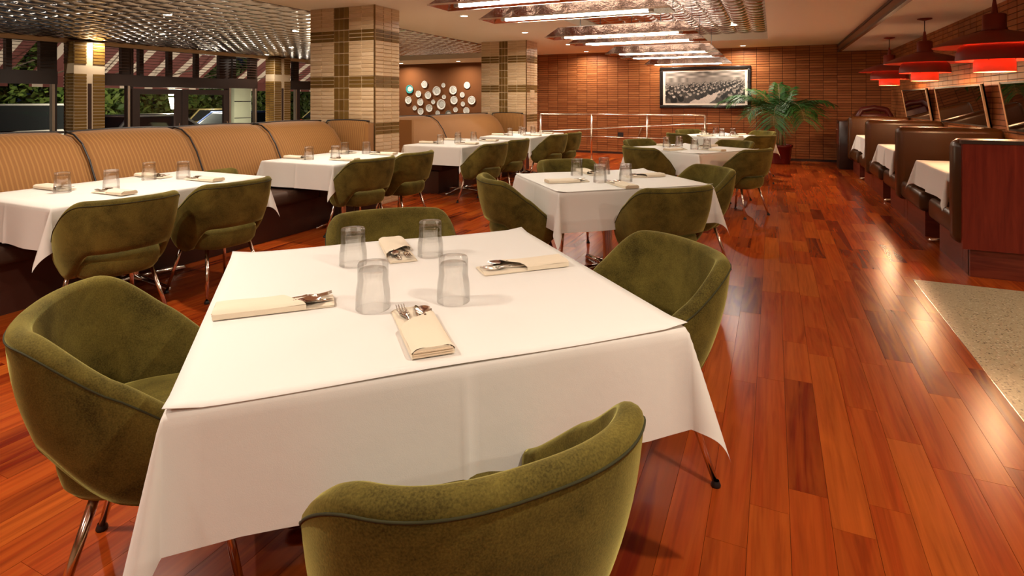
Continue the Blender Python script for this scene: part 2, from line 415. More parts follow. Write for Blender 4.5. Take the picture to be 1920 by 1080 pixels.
tag(MB().box(XW, XP, -4, 2.4, CEIL, CEIL + .05).build('ceiling_entrance', M_PLASTER), 'plain part of the entrance ceiling', kind='structure')
tag(MB().box(XW, XP - .02, 13.2, YB, 2.51, CEIL + .05).build('ceiling_plates', M_PLASTER), 'lowered tan ceiling strip in front of the plate wall', kind='structure')
tin_ceiling('ceiling_coffer', 'pressed tin panels in the recessed ceiling coffer', CX0, CX1, CY0, CY1, CZ, tin_c)

# ------------------------------------------------------------------ tiled columns
def tiled_column(label, x0, x1, y0, y1):
    t = thing('tiled_column', label, 'column', (x0, y0, 0), 0, 'tiled columns')
    W, D_ = x1 - x0, y1 - y0
    MB().box(0.0, W - 0.003, 0.003, D_, LOW, CEIL).build('core', M_GROUT, t)
    um = {}
    for k, mm in (('l', M_TILE), ('d', M_TILED)): um[k] = MB().box(-.5, .5, -.5, .5, -.5, .5).mesh('tile', [mm])
    J = 0.012; RH = 0.052; tw = 0.2135; sw = (W - 4 * tw) / 3
    xs = [0, tw, 2 * tw]; rest = MB()
    def put(k, a, b, c, d, face):
        if face == 'f': obj('tile', um[k], None, t, ((a+b)/2, 0.0, (c+d)/2), None, (b-a-J, 0.012, d-c-J))
        else: obj('tile', um[k], None, t, (W, (a+b)/2, (c+d)/2), None, (0.012, b-a-J, d-c-J))
    dark = {6, 7, 8, 18, 19, 20, 30, 31, 32, 42, 43, 44}
    for r in range(51):
        z1 = CEIL - r * RH; z0 = z1 - RH; k = 'd' if r in dark else 'l'
        for a in (0, tw, 2*tw + 3*sw, 3*tw + 3*sw):
            if z0 > 1.02: put(k, a, a + tw, z0, z1, 'f')
            else: rest.box(a + J/2, a + tw - J/2, -0.006, 0.006, z0 + J/2, z1 - J/2)
        for i in range(3): put(k, i * D_/3, (i + 1) * D_/3, z0, z1, 's')
    for r in range(10):
        z1 = CEIL - r * 0.156; z0 = z1 - 0.156
        for i in range(3): put('d', 2*tw + i*sw, 2*tw + (i+1)*sw, z0, z1, 'f')
    q = rest.build('tiles_below', M_TILE, t); q['kind'] = 'stuff'
    MB().box(W - 0.006, W + 0.012, -0.012, 0.006, 0, CEIL).build('corner_bead', mat('bronze_bead', (0.25, 0.14, 0.05), 0.35, 0.8), t)
    return t
tiled_column('thick cream tiled column with brown bands behind the nearer banquette', -5.88, -4.77, 6.06, 6.60)
c2 = tiled_column('tiled column with brown bands and a small plate farther back by the railing', -5.76, -4.70, 10.96, 11.56)
MB().box(1.06, 1.074, 0.20, 0.42, 1.45, 1.62).build('wall_plate', M_TILE, c2)

# ------------------------------------------------------------------ window wall (X = XW), its piers, frames, blinds, awning
def Yw(u, X=XW):
    t = (u - 960) / 1068; return X * (t * sa + ca) / (t * ca - sa)
def Zw(u, v, X=XW):
    y = Yw(u, X); D = -X * sa + y * ca; return CAM_H - (v - 188) * D / 1068
wl = tag(MB().box(XW - .2, XW, -4, YB, LOW, 0.35).build('wall_left', M_DARKWOOD), 'low dark sill wall under the street windows', kind='structure')
tag(MB().box(XW - .2, XW, -4, YB, 2.60, CEIL + .3).build('wall_left_header', M_BLACK), 'dark header above the street windows', kind='structure')
tag(MB().box(XW, XW + .10, -4, 13.2, 2.555, 2.66).build('trim_3', M_CREAMTRIM), 'cream trim strip along the top of the street windows', kind='structure')
def pier(label, u0, u1, depth):
    y0, y1 = Yw(u0), Yw(u1); W = y1 - y0
    t = thing('tiled_pier', label, 'column', (XW, y0, LOW), 0, 'tiled piers between the windows')
    H = CEIL - LOW - .08
    MB().box(0.001, depth, 0, W, 0, H).build('core', mat('pier_plaster', (0.60, 0.46, 0.30), 0.8), t)
    tw = W * 0.385; RH = 0.064; mb = MB(); zc = 2.0 - LOW
    nr = int(H / RH)
    for r in range(nr):
        z1 = H - r * RH; z0 = z1 - RH
        if z0 < zc + .10 and z1 > zc - .06: continue
        for a in (0.005, W - tw - .005): mb.box(depth - .002, depth + .012, a, a + tw, z0 + .008, z1 - .008)
        for a in (0.01, depth / 2 + .005): mb.box(a, a + depth/2 - .015, -.012, .002, z0 + .008, z1 - .008)
    o = mb.build('tilework', M_TILED, t); o['kind'] = 'stuff'
    MB().box(depth - .002, depth + .004, tw + .03, W - tw - .03, 0, 1.74 - LOW).build('dark_panel', M_DARKWOOD, t)
    return t
pier('tiled window pier nearer the left edge of the picture', 120, 178, 0.34)
pier('tiled window pier beside the entrance doors, next to the column', 498, 528, 0.34)
M_FRAME = mat('bronze_frame', (0.022, 0.011, 0.008), 0.4)
M_ALU = mat('aluminium_frame', (0.42, 0.36, 0.28), 0.35, 0.8)
M_SLAT = mat('blind_slat', (0.05, 0.02, 0.012), 0.5)
slat_mesh = MB().box(-.03, .03, -.5, .5, -.003, .003).mesh('slat', [M_SLAT])
wn = [0]
def window(label, y0, y1, zb, mull_up=(), mull_low=(), alu=(), blind=True, door=False):
    wn[0] += 1
    wz = tag(empty('window_%d' % wn[0], (XW - .05, y0, 0)), label, kind='structure'); W = y1 - y0; z1 = 2.60
    fr = MB(); f = 0.07
    fr.box(-.05, .05, 0, f, 0.3, z1); fr.box(-.05, .05, W - f, W, 0.3, z1); fr.box(-.05, .05, 0, W, z1 - .05, z1); fr.box(-.05, .05, 0, W, .3, .4)
    fr.build('frame', M_FRAME, wz)
    MB().box(-.07, .07, 0, W, zb, zb + .26).build('transom_bar', M_FRAME, wz)
    for (a, b) in mull_up: MB().box(-.05, .06, a - y0, b - y0, zb + .26, z1).build('mullion', M_FRAME, wz)
    for (a, b) in mull_low: MB().box(-.05, .06, a - y0, b - y0, .35, zb).build('mullion', M_FRAME, wz)
    for (a, b) in alu: MB().box(-.03, .07, a - y0, b - y0, .35, zb).build('mullion', M_ALU, wz)
    MB().quad((0, f, zb + .26), (0, W - f, zb + .26), (0, W - f, z1 - .05), (0, f, z1 - .05)).build('pane', M_PANE, wz)
    MB().quad((0.01, f, .4), (0.01, W - f, .4), (0.01, W - f, zb), (0.01, f, zb)).build('pane', M_PANE, wz)
    if blind:
        z = zb + .33
        while z < z1 - .08:
            obj('slat', slat_mesh, None, wz, (.10, W / 2, z), (0, 0.15, 0), (1, W - .12, 1)); z += 0.066
    return wz
ZB = 1.72
window('street window with blind left of the nearer pier', 3.2, Yw(107), ZB, [(Yw(11), Yw(22)), (Yw(75), Yw(100))], [], [(Yw(97), Yw(102))])
window('narrow street window between the nearer pier and the doors', Yw(178), Yw(244), ZB, [(Yw(178), Yw(184)), (Yw(228), Yw(243))], [], [(Yw(239), Yw(243))])
window('transom window above the entrance doors', Yw(244), Yw(429), ZB - .02, [(Yw(244), Yw(250)), (Yw(261), Yw(269)), (Yw(315), Yw(323)), (Yw(366), Yw(373)), (Yw(411), Yw(428))], [], [], True)
window('street window between the doors and the farther pier', Yw(429), Yw(482), ZB, [(Yw(436), Yw(442)), (Yw(468), Yw(482))], [], [(Yw(429), Yw(432)), (Yw(477), Yw(480))])
window('street window between the farther pier and the column', Yw(528), 14.6, ZB, [(Yw(550), Yw(560))], [(Yw(556), Yw(562))], [(Yw(554), Yw(556))])
def door_leaf(n, label, u0, u1):
    y0, y1 = Yw(u0), Yw(u1); W = y1 - y0
    d = tag(empty('door_%d' % n, (XW + .02, y0, LOW)), label, kind='structure'); H = 1.66 - LOW; s = 0.16
    fr = MB(); fr.box(-.03, .03, 0, s, 0, H); fr.box(-.03, .03, W - s, W, 0, H); fr.box(-.03, .03, s, W - s, H - .12, H); fr.box(-.03, .03, s, W - s, 0, .3)
    fr.build('frame', M_FRAME, d)
    MB().quad((0, s, .3), (0, W - s, .3), (0, W - s, H - .12), (0, s, H - .12)).build('pane', M_PANE, d)
    MB().tube([(.03, W - .1, .95), (.09, W - .1, .95), (.09, W - .1, 1.35), (.03, W - .1, 1.35)], .012).build('door_handle', M_STEEL, d)
door_leaf(1, 'glazed entrance door leaf nearer the left, dark frame', 246, 338)
door_leaf(2, 'glazed entrance door leaf nearer the column, dark frame', 339, 427)
aw_m = mat('awning_stripe', (0.5, 0.42, 0.33), 0.8); t = NT(aw_m); s_ = t.n('ShaderNodeSeparateXYZ'); t.l(t.obj(), s_.inputs[0])
k = t.math('SINE', t.math('MULTIPLY', s_.outputs[1], 2 * PI / 0.62))
t.color(t.ramp(k, [(0.49, (0.13, 0.032, 0.024)), (0.51, (0.55, 0.46, 0.36))]))
for lab, y0, y1 in (('striped awning outside the window left of the nearer pier', 0.5, Yw(110)), ('burgundy and cream striped awning outside the entrance doors', Yw(150), Yw(462)), ('striped awning outside the window beside the column', Yw(522), 15.5)):
    a = thing('striped_awning', lab, 'awning', (XW - .2, y0, 0), 0, 'striped awnings'); L = y1 - y0
    g = MB(); g.box(0, 0, 0, 0, 0, 0); g = MB()
    g.add([(0, 0, 2.95), (-1.7, 0, 1.95), (-1.7, L, 1.95), (0, L, 2.95), (0, 0, 2.97), (-1.7, 0, 1.97), (-1.7, L, 1.97), (0, L, 2.97)], [(0, 1, 2, 3), (7, 6, 5, 4), (1, 5, 6, 2)])
    g.build('canopy', aw_m, a)
    MB().box(-1.71, -1.69, 0, L, 1.70, 1.96).build('valance', aw_m, a)
    for yy in (0.3, L * .35, L * .68, L - .3): MB().tube([(0, yy, 2.2), (-1.66, yy, 1.93)], .014, 8).build('awning_arm', M_ALU, a)

# ------------------------------------------------------------------ banquettes
BP = [(0.02, 0.42), (-0.02, 0.55), (0.05, 0.72), (0.14, 0.90), (0.24, 1.03), (0.36, 1.105), (0.48, 1.125), (0.56, 1.10), (0.58, 1.04), (0.58, 0.42)]   # (depth back, height)
def back_panel(x0, x1, ms, parent, ds=1.0):
    """padded leaning back panel between x0 and x1 (local x), front towards -y"""
    n = 14; vs = []; fs = []; m = len(BP)
    for i in range(n + 1):
        s = i / n; e = 1 - max(0, abs(s - .5) * 2 - .90) / .10; e = math.sqrt(max(0.0, 1 - (1 - e) ** 2)); x = x0 + (x1 - x0) * s
        for (d, z) in BP:
            bow = 0.012 * math.sin(PI * s)
            vs.append((x, d * ds + (1 - e) * 0.03, z + (bow if z > .9 else 0) - (1 - e) * .02))
    for i in range(n):
        for k in range(m): fs.append((i*m+k, (i+1)*m+k, (i+1)*m+(k+1) % m, i*m+(k+1) % m))
    fs.append(tuple(range(m))); fs.append(tuple(n*m + k for k in range(m))[::-1])
    mb = MB(); mb.add(vs, fs); o = recalc(mb.build('back_panel', ms, parent, True))
    auto_smooth(o, 50)
    pp = [(x0 + (x1 - x0) * i / 12, 0.50 * ds, 1.126 + 0.012 * math.sin(PI * i / 12)) for i in range(13)]
    MB().tube(pp, .011, 8).build('piping', M_BLACKPIPE, o)
    MB().tube([(x0, d * ds, z + .004) for d, z in BP[1:7]], .008, 8).build('piping', M_BLACKPIPE, o)
    return o
def banquette(label, origin, rz, panels, mats, ds=1.0):
    seat = True
    b = thing('banquette', label, 'banquette', origin, rz, 'orange banquettes')
    for (a, c), mm in zip(panels, mats): back_panel(a, c, mm, b, ds)
    a, c = panels[0][0], panels[-1][1]
    if seat:
        for (p, q) in panels:
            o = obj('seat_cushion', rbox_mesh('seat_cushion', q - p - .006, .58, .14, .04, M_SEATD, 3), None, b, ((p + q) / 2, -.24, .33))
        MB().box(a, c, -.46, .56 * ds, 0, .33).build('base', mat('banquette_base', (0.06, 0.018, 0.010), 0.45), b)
    MB().box(a, c, .585 * ds, .585 * ds + (.155 if ds == 1 else .02), 0, 1.05).build('rear_panel', M_MAHOG, b)
    return b
XB = -5.02
b1 = banquette('long ribbed orange banquette under the street windows', (XB, 0, 0), PI / 2, [(0.0, .90), (.90, 1.87), (1.87, 2.835), (2.835, 3.80), (3.80, 4.78), (4.78, 5.88)], [M_BANQ] * 6)
b2 = banquette('short ribbed orange banquette return against the thick nearer column', (0, 5.905, 0), 0, [(-5.50, -4.80)], [M_BANQ], .17)
MB().box(-4.795, -4.745, -.005, .105, 0, 1.10).build('end_panel', M_BANQP, b2)
b3 = banquette('plain orange banquette between the two tiled columns', (XB, 0, 0), PI / 2, [(7.30, 8.40), (8.40, 10.78)], [M_BANQP] * 2)
MB().box(7.24, 7.295, -.02, .58, 0, 1.10).build('end_panel', M_BANQP, b3)
b4 = banquette('short ribbed orange banquette return against the farther column', (0, 10.80, 0), 0, [(-5.45, -4.74)], [M_BANQ], .17)
MB().box(-4.735, -4.69, -.005, .105, 0, 1.10).build('end_panel', M_BANQP, b4)
for lab, y in (('dark olive cushion on the banquette between the first two banquette tables', 3.80), ('dark olive cushion on the banquette behind the second banquette table', 5.0)):
    c = thing('seat_pillow', lab, 'cushion', (-4.96, y, .47), 0, 'olive cushions on the banquette')
    obj('cover', rbox_mesh('cover', .16, .62, .25, .06, M_VELVET, 3), None, c, (0, 0, 0.0), (0, -.18, 0))
    MB().tube([(-.02, -.29, .20), (-.02, .29, .20)], .006, 6).build('piping', M_PIPING, c)

# ------------------------------------------------------------------ velvet armchairs
def make_chair_meshes():
    def plan(s):
        a = abs(s); sg = 1 if s >= 0 else -1
        if a < .72:
            th = a / .72 * PI / 2; n = 2 / 2.5
            return sg * .345 * math.sin(th) ** n, -.315 * math.cos(th) ** n
        e = (a - .72) / .28
        return sg * (.345 - .03 * e * e), .25 * e
    def ztop(s): return .825 - .335 * sstep(.36, 1.13, abs(s)) ** 1.05
    def zbot(s): return .505 - .175 * sstep(.34, .80, abs(s)) + .02 * sstep(.92, 1, abs(s))
    def P(s, z):
        x, y = plan(s); k = .68 + .32 * max(0, (z - .33) / .49) ** .8
        return Vector((x * k, (y - .03) * k + .03, z))
    NS = 64; rings = []
    for i in range(NS + 1):
        s = -1 + 2 * i / NS; zt, zb = ztop(s), zbot(s)
        ds = .01; 
        T = (P(min(s + ds, 1), .6) - P(max(s - ds, -1), .6)); T.z = 0; T.normalize(); N = Vector((T.y, -T.x, 0))
        if N.dot(Vector(P(s, .6)) - Vector((0, .06, .6))) < 0: N = -N
        end = sstep(.90, 1.0, abs(s)); tk = .056 * (1 - .45 * end); ring = []
        zr = zt - tk / 2
        for k in range(9):
            z = zb + (zr - zb) * k / 8; bul = .010 * math.sin(PI * k / 8)
            ring.append(P(s, z) + N * bul)
        top = P(s, zr)
        for k in range(1, 7):
            a = PI * k / 7; ring.append(top - N * (tk / 2 * (1 - math.cos(a))) + Vector((0, 0, tk / 2 * math.sin(a))))
        for k in range(9):
            z = zr + (zb - zr) * k / 8; t2 = tk * (1 - .15 * k / 8); ring.append(P(s, z) - N * t2)
        rings.append(ring)
    m = len(rings[0]); vs = [p for r in rings for p in r]; fs = []
    for i in range(NS):
        for k in range(m): fs.append((i*m+k, (i+1)*m+k, (i+1)*m+(k+1) % m, i*m+(k+1) % m))
    fs.append(tuple(range(m))); fs.append(tuple(NS*m+k for k in range(m)))
    mb = MB(); mb.add(vs, fs); sh = mb.mesh('back_shell', [M_VELVET], True)
    bm = bmesh.new(); bm.from_mesh(sh); bmesh.ops.recalc_face_normals(bm, faces=bm.faces[:])
    cap = [f for f in bm.faces if len(f.verts) > 6]
    bmesh.ops.bevel(bm, geom=list({e for f in cap for e in f.edges}), offset=.010, segments=2, affect='EDGES')
    for f in bm.faces: f.smooth = True
    bm.to_mesh(sh); bm.free()
    pip = MB().tube([Vector(r[8]) + (Vector(r[8]) - Vector(r[14])).normalized() * .0008 for r in rings], .0026, 6).mesh('piping', [M_PIPING], True)
    # seat cushion
    mb = MB(); prof = [(.0, .335), (.70, .335), (.86, .345), (.95, .375), (.985, .41), (1.0, .435), (.985, .462), (.93, .482), (.80, .492), (.5, .498), (0, .50)]; n = 40; rg = []; vs = []; fs = []
    for (k, z) in prof:
        if k == 0: rg.append([len(vs)]); vs.append((0, .03, z)); continue
        rg.append(list(range(len(vs), len(vs) + n)))
        for q in range(n):
            a = 2 * PI * q / n; e = 2 / 3.0
            x = math.copysign(abs(math.cos(a)) ** e, math.cos(a)) * .232; y = math.copysign(abs(math.sin(a)) ** e, math.sin(a)) * .25
            if y > 0: y *= 1.06
            else: y *= .96
            vs.append((x * k, y * k + .03, z))
    for a, b in zip(rg, rg[1:]):
        for q in range(n):
            q2 = (q + 1) % n; f = []
            for i in (a[q % len(a)], a[q2 % len(a)], b[q2 % len(b)], b[q % len(b)]):
                if i not in f: f.append(i)
            fs.append(tuple(f))
    mb.add(vs, fs); seat = mb.mesh('seat', [M_VELVET], True)
    return sh, pip, seat
SH, PIP, SEAT = make_chair_meshes()
LEGS = []
for sx in (-1, 1):
    for (y0, y1) in ((-.09, -.19), (.19, .27)):
        LEGS.append((MB().tube([(sx*.165, y0, .36), (sx*.232, y1, .014)], [.0135, .011], 10).mesh('leg', [M_CHAIRLEG], True),
                     MB().lathe([(0, 0), (.016, 0), (.018, .006), (.014, .016), (.012, .022)], 12, sx*.234, y1).mesh('glide', [M_BLACK], True)))
chair0 = [None]
def chair(label, x, y, ang, group, rz=None):
    """ang = direction (degrees) the sitter faces"""
    rz = R(ang - 90)
    if chair0[0] is None:
        c = thing('armchair', label, 'chair', (x, y, 0), rz, group)
        s = obj('back_shell', SH, None, c); obj('piping', PIP, None, s)
        obj('seat', SEAT, None, c)
        for lm, gm in LEGS: l = obj('leg', lm, None, c); obj('glide', gm, None, l)
        chair0[0] = c; return c
    return copy_tree(chair0[0], (x, y, 0), rz, label, group)

# ------------------------------------------------------------------ tables, cloths, place settings
TH = 0.75
def drape_mesh(name, a, b, d, seed, skews):
    """cloth over a box 2a x 2b; hangs d below the edge; corners gather into pointed folds"""
    rnd = random.Random(seed)
    def axis(h): 
        k = 14
        L = [-(h + d) + d * i / k for i in range(k)] + sorted([-h + 2 * h * i / 18 for i in range(19)] + [-.03, -.018, -.008, .008, .018, .03]) + [h + d * (i + 1) / k for i in range(k)]
        return L
    px, py = axis(a), axis(b); ph = [rnd.uniform(0, 6) for _ in range(8)]
    def f(p, q):
        sx = 1 if p >= 0 else -1; sy = 1 if q >= 0 else -1
        dx = max(abs(p) - a, 0); dy = max(abs(q) - b, 0); top = TH + .004
        if dx == 0 and dy == 0: return (p, q, top + .0006 * math.sin(p * 9 + ph[0]) * math.sin(q * 8 + ph[1]))
        r = math.hypot(dx, dy); psi = math.atan2(dy, dx); ci = (1 if sx > 0 else 0) + (2 if sy > 0 else 0)
        s2 = math.sin(2 * psi) if dx > 0 and dy > 0 else 0.0
        beta = .045 + .26 * max(0, s2) ** .8
        az = PI/4 + (psi - PI/4) * .95 + skews[ci] * max(0, s2)
        rr = .012; arc = r - rr * (1 - math.exp(-r / rr))        # soft table edge
        out = rr * (1 - math.exp(-r / rr)) * .6
        w = 0
        if s2 == 0:
            t = q if dx > 0 else p; h = b if dx > 0 else a
            w = (.010 * math.sin(t * 6.5 + ph[2 + ci]) + .006 * math.sin(t * 14 + ph[5])) * (r / d) * sstep(0, .25, h - abs(t))
            w += .006 * (r / d) + .010 * math.exp(-(t / .012) ** 2) * min(1, r / d * 1.5)
        x = min(abs(p), a); y = min(abs(q), b)
        if s2 == 0:
            if dx > 0: return (sx * (a + out + arc * math.sin(beta) + w), q, top - arc * math.cos(beta))
            return (p, sy * (b + out + arc * math.sin(beta) + w), top - arc * math.cos(beta))
        return (sx * (a + out * math.cos(psi) + arc * math.sin(beta) * math.cos(az)), sy * (b + out * math.sin(psi) + arc * math.sin(beta) * math.sin(az)), top - arc * math.cos(beta))
    vs = [f(p, q) for q in py for p in px]; nx = len(px)
    fs = [(j*nx+i, j*nx+i+1, (j+1)*nx+i+1, (j+1)*nx+i) for j in range(len(py)-1) for i in range(nx-1)]
    mb = MB(); mb.add(vs, fs); return mb.mesh(name, [M_CLOTH], True)
def table(label, clabel, x, y, rz, a, b, d=.27, group='restaurant tables', seed=1, skews=(0.35, -.35, .3, -.3), base=True, topper=None, two=False):
    t = thing('dining_table', label, 'table', (x, y, 0), rz, group)
    obj('tabletop', rbox_mesh('tabletop', 2*a - .02, 2*b - .02, .035, .006, M_MAHOG, 1, z0=TH - .035), None, t)
    if base:
        MB().lathe([(0.0, .03), (.05, .03), (.045, .05), (.038, .08), (.038, TH - .06), (.09, TH - .05), (.16, TH - .036)], 20).build('pedestal', M_CHROME, t, True)
        for k in range(4):
            c, s = math.cos(k*PI/2), math.sin(k*PI/2)
            f = MB().tube([(.03*c, .03*s, .055), (.2*c, .2*s, .045), (.40*c, .40*s, .022), (.42*c, .42*s, .016)], [.026, .024, .020, .012], 10).build('foot', M_CHROME, t, True)
    c = obj('tablecloth', drape_mesh('tablecloth', a, b, d, seed, skews), None, None, (x, y, 0), (0, 0, rz))
    tag(c, clabel, 'tablecloth', 'white tablecloths')
    if topper:
        def tp(u, v):
            p, q = (u - .5) * 2 * (a + .004), (v - .5) * 2 * (b + .004); e = max(0, abs(u - .5) * 2 - .88) / .12; g = max(0, abs(v - .5) * 2 - .88) / .12
            return (p, q, TH + .0075 + .010 * e * g + .002 * math.sin(u * 11 + seed) * (max(e, g)))
        mb = MB(); mb.grid(tp, 36, 36); o = mb.build('table_topper', M_TOPPER, None, True, (x, y, 0), (0, 0, rz)); tag(o, topper, 'table cover', 'white table toppers')
        sm = o.modifiers.new('thickness', 'SOLIDIFY'); sm.thickness = .0015
    return t
GP = [(.049, .0), (.0525, .0015), (.0522, .03), (.051, .055), (.0475, .078), (.0462, .088), (.0465, .10), (.0465, .136), (.044, .142), (0, .143)]
GI = [(0, .122), (.040, .122), (.0432, .116), (.0436, .10), (.0432, .088), (.0445, .078), (.048, .055), (.0495, .03), (.049, .0)]
GMESH = MB().lathe(GP[::1], 36).lathe(GI, 36).mesh('tumbler', [M_GLASS], True)
glass0 = [None]
def glass(label, x, y, z=TH + .0095):
    o = obj('tumbler', GMESH, None, None, (x, y, z)); tag(o, label, 'glass', 'upturned tumblers on the tables'); return o
def napkin_meshes():
    L, Wd = .335, .108
    def slab(y0, y1, z0, z1, w0, w1, diag):
        def fn(u, v):
            w = w0 + (w1 - w0) * v; x = (u - .5) * w; yy = y0 + (y1 - y0 + diag * (u - .5)) * v
            e = 1 - (2 * abs(u - .5)) ** 6
            return (x, yy, z0 + (z1 - z0) * (.35 + .65 * e) + .0015 * math.sin(9 * u + 5 * v))
        return fn
    lower = MB(); lower.grid(slab(-L/2, L/2, 0, .009, Wd * .96, Wd, .0), 10, 14)
    lower.grid(lambda u, v: ((u - .5) * Wd * (.96 + .04 * v), -L/2 + L * v, 0), 10, 2)
    for s in (-1, 1): lower.grid(lambda u, v: (s * Wd / 2 * (.96 + .04 * u), -L/2 + L * u, v * .0035), 8, 1)
    for vv in (0, 1): lower.grid(lambda u, v: ((u - .5) * Wd * (.96 + .04 * vv), -L/2 + L * vv, v * .009 * (.35 + .65 * (1 - (2 * abs(u - .5)) ** 6))), 10, 1)
    pocket = MB(); pocket.grid(slab(-L/2 - .004, L/2 - .125, .012, .026, Wd * 1.01, Wd * 1.03, .085), 12, 14)
    pocket.grid(lambda u, v: ((u - .5) * Wd * 1.01, -L/2 - .004, .002 + v * (.010 + .014 * (1 - (2 * abs(u - .5)) ** 6))), 10, 1)
    for s in (-1, 1):
        pocket.grid(lambda u, v: (s * Wd / 2 * (1.01 + .02 * u), -L/2 - .004 + (L - .121 + .085 * (s * .5)) * u, .0015 + v * .0155), 8, 1)
    edge = MB()
    for k in range(3): edge.box(-Wd/2 + .004, Wd/2 - .004, -L/2 - .0055 - .001*k, -L/2 - .003, .004 + .006 * k, .007 + .006 * k)
    return lower.mesh('lower_fold', [M_NAPKIN], True), pocket.mesh('pocket_fold', [M_NAPKIN], True), edge.mesh('folded_edge', [M_PINKSEAM])
NL, NP, NE = napkin_meshes()
def utensil(kind):
    mb = MB()
    def flat(pts, th=.0018):
        # pts: list of (y, halfwidth, z)
        vs = []; fs = []
        for (y, w, z) in pts: vs += [(-w, y, z - th*.4), (w, y, z - th*.4), (w * .8, y, z + th), (-w * .8, y, z + th)]
        for i in range(len(pts) - 1):
            for k in range(4): fs.append((i*4+k, i*4+(k+1) % 4, (i+1)*4+(k+1) % 4, (i+1)*4+k))
        fs.append((3, 2, 1, 0)); n = (len(pts) - 1) * 4; fs.append((n, n+1, n+2, n+3)); mb.add(vs, fs)
    if kind == 'fork':
        flat([(-.13, .008, 0), (-.10, .009, 0), (-.02, .0045, .001), (.03, .0042, .004), (.045, .012, .005), (.062, .0145, .002), (.070, .0145, .001)])
        for k in range(4):
            x = -.0118 + .00787 * k
            mb.tube([(x, .066, .0015), (x, .085, .001), (x, .105, .004), (x, .122, .009)], [.0026, .0024, .0021, .001], 6)
    elif kind == 'spoon':
        flat([(-.13, .008, 0), (-.10, .009, 0), (-.02, .0045, .001), (.045, .0042, .006)])
        def bowl(u, v):
            a = 2 * PI * u; r = v; return (.0235 * r * math.cos(a), .082 + .036 * r * math.sin(a), .006 - .009 * (1 - r * r))
        mb.grid(bowl, 24, 6); mb.grid(lambda u, v: (bowl(u, v)[0], bowl(u, v)[1], bowl(u, v)[2] - .0016), 24, 6)
    else:
        flat([(-.14, .009, 0), (-.11, .010, 0), (-.03, .008, 0), (0, .006, 0), (.01, .010, 0), (.06, .0115, 0), (.10, .010, 0), (.118, .005, 0), (.124, .001, 0)])
    return mb.mesh(kind, [M_SILVER], True)
UM = {k: utensil(k) for k in ('fork', 'knife', 'spoon')}
nap0 = [None]
def setting(where, x, y, ang, rnd, cutlery=True):
    """napkin folder whose open end points along ang (degrees)"""
    z = TH + .0095; rz = R(ang - 90)
    lab = 'cream folded napkin %s' % where
    if nap0[0] is None:
        n = thing('folded_napkin', lab, 'napkin', (x, y, z), rz, 'cream napkins holding cutlery'); obj('lower_fold', NL, None, n); obj('pocket_fold', NP, None, n); obj('folded_edge', NE, None, n); nap0[0] = n
    else: n = copy_tree(nap0[0], (x, y, z), rz, lab)
    if not cutlery: return
    dx, dy = math.cos(R(ang)), math.sin(R(ang)); px, py = dy, -dx
    for kind, off, fw, zz, tw in (('fork', -.022, .042, .0135, 3), ('knife', .016, .040, .0125, -2), ('spoon', .020, .012, .0175, -4)):
        o = obj(kind, UM[kind], None, None, (x + px*off + dx*fw, y + py*off + dy*fw, z + zz), (0, 0, rz + R(tw + rnd.uniform(-3, 3))))
        tag(o, 'silver %s tucked in the napkin %s' % (kind, where), kind, kind + 's tucked in napkins')
CH = 'olive velvet armchairs'
def square_table(desc, cx, cy, edge_deg, a, b, chairs, seed, glasses, naps, gdesc):
    """edge_deg: direction of local +x"""
    rz = R(edge_deg); ex = Vector((math.cos(rz), math.sin(rz), 0)); ey = Vector((-ex.y, ex.x, 0)); c0 = Vector((cx, cy, 0))
    table('square pedestal table under %s' % desc, 'white cloth draped over %s' % desc, cx, cy, rz, a, b, .29, 'square tables in the centre', seed, (.35, -.3, .35, -.35), True, 'flat white top sheet lying on %s' % desc)
    for (side, off, dist, turn, lab) in chairs:
        n = {'front': -ey, 'right': ex, 'back': ey, 'left': -ex}[side]; tg = {'front': ex, 'right': ey, 'back': ex, 'left': ey}[side]
        p = c0 + n * dist + tg * off; ang = math.degrees(math.atan2(-n.y, -n.x)) + turn
        chair(lab, p.x, p.y, ang, CH)
    rnd = random.Random(seed)
    for (u, v, lab) in glasses: p = c0 + ex*u + ey*v; glass('upturned glass tumbler %s on %s' % (lab, gdesc), p.x, p.y)
    for (u, v, da, lab) in naps: p = c0 + ex*u + ey*v; setting('at the %s of %s' % (lab, gdesc), p.x, p.y, edge_deg + da, rnd)
GL = [(-.19, .303, 'farthest left'), (.12, .327, 'farthest right'), (-.173, -.20, 'nearest left'), (.075, -.225, 'nearest right')]
NPK = [(-.451, -.09, 0, 'left side'), (-.071, -.422, 90, 'near side'), (.414, .04, 180, 'right side'), (0, .433, 270, 'far side')]
def scaled(l, k): return [(a * k, b * k) + tuple(r) for a, b, *r in l]
square_table('the big foreground table', -1.14, 1.68, 45, .645, .645,
    [('front', -.07, .885, 6, 'olive velvet armchair nearest the camera, its back towards the viewer'), ('right', -.08, .84, 0, 'olive velvet armchair at the right of the foreground table'),
     ('back', .05, .80, 0, 'olive velvet armchair behind the foreground table, mostly hidden'), ('left', -.02, .80, 0, 'large olive velvet armchair at the left picture edge')], 3, GL, NPK, 'the foreground table')
square_table('the second table of the centre row', -1.23, 4.55, 41, .62, .52,
    [('front', .08, .68, 4, 'olive armchair with its back to the viewer at the second centre table'), ('right', .0, .80, 0, 'olive armchair right of the second centre table by the aisle'),
     ('back', .0, .72, 0, 'olive armchair behind the second centre table, only its top showing'), ('left', -.06, .78, 0, 'olive armchair left of the second centre table, side to the viewer')], 5, scaled(GL, .85), scaled(NPK, .85), 'the second centre table')
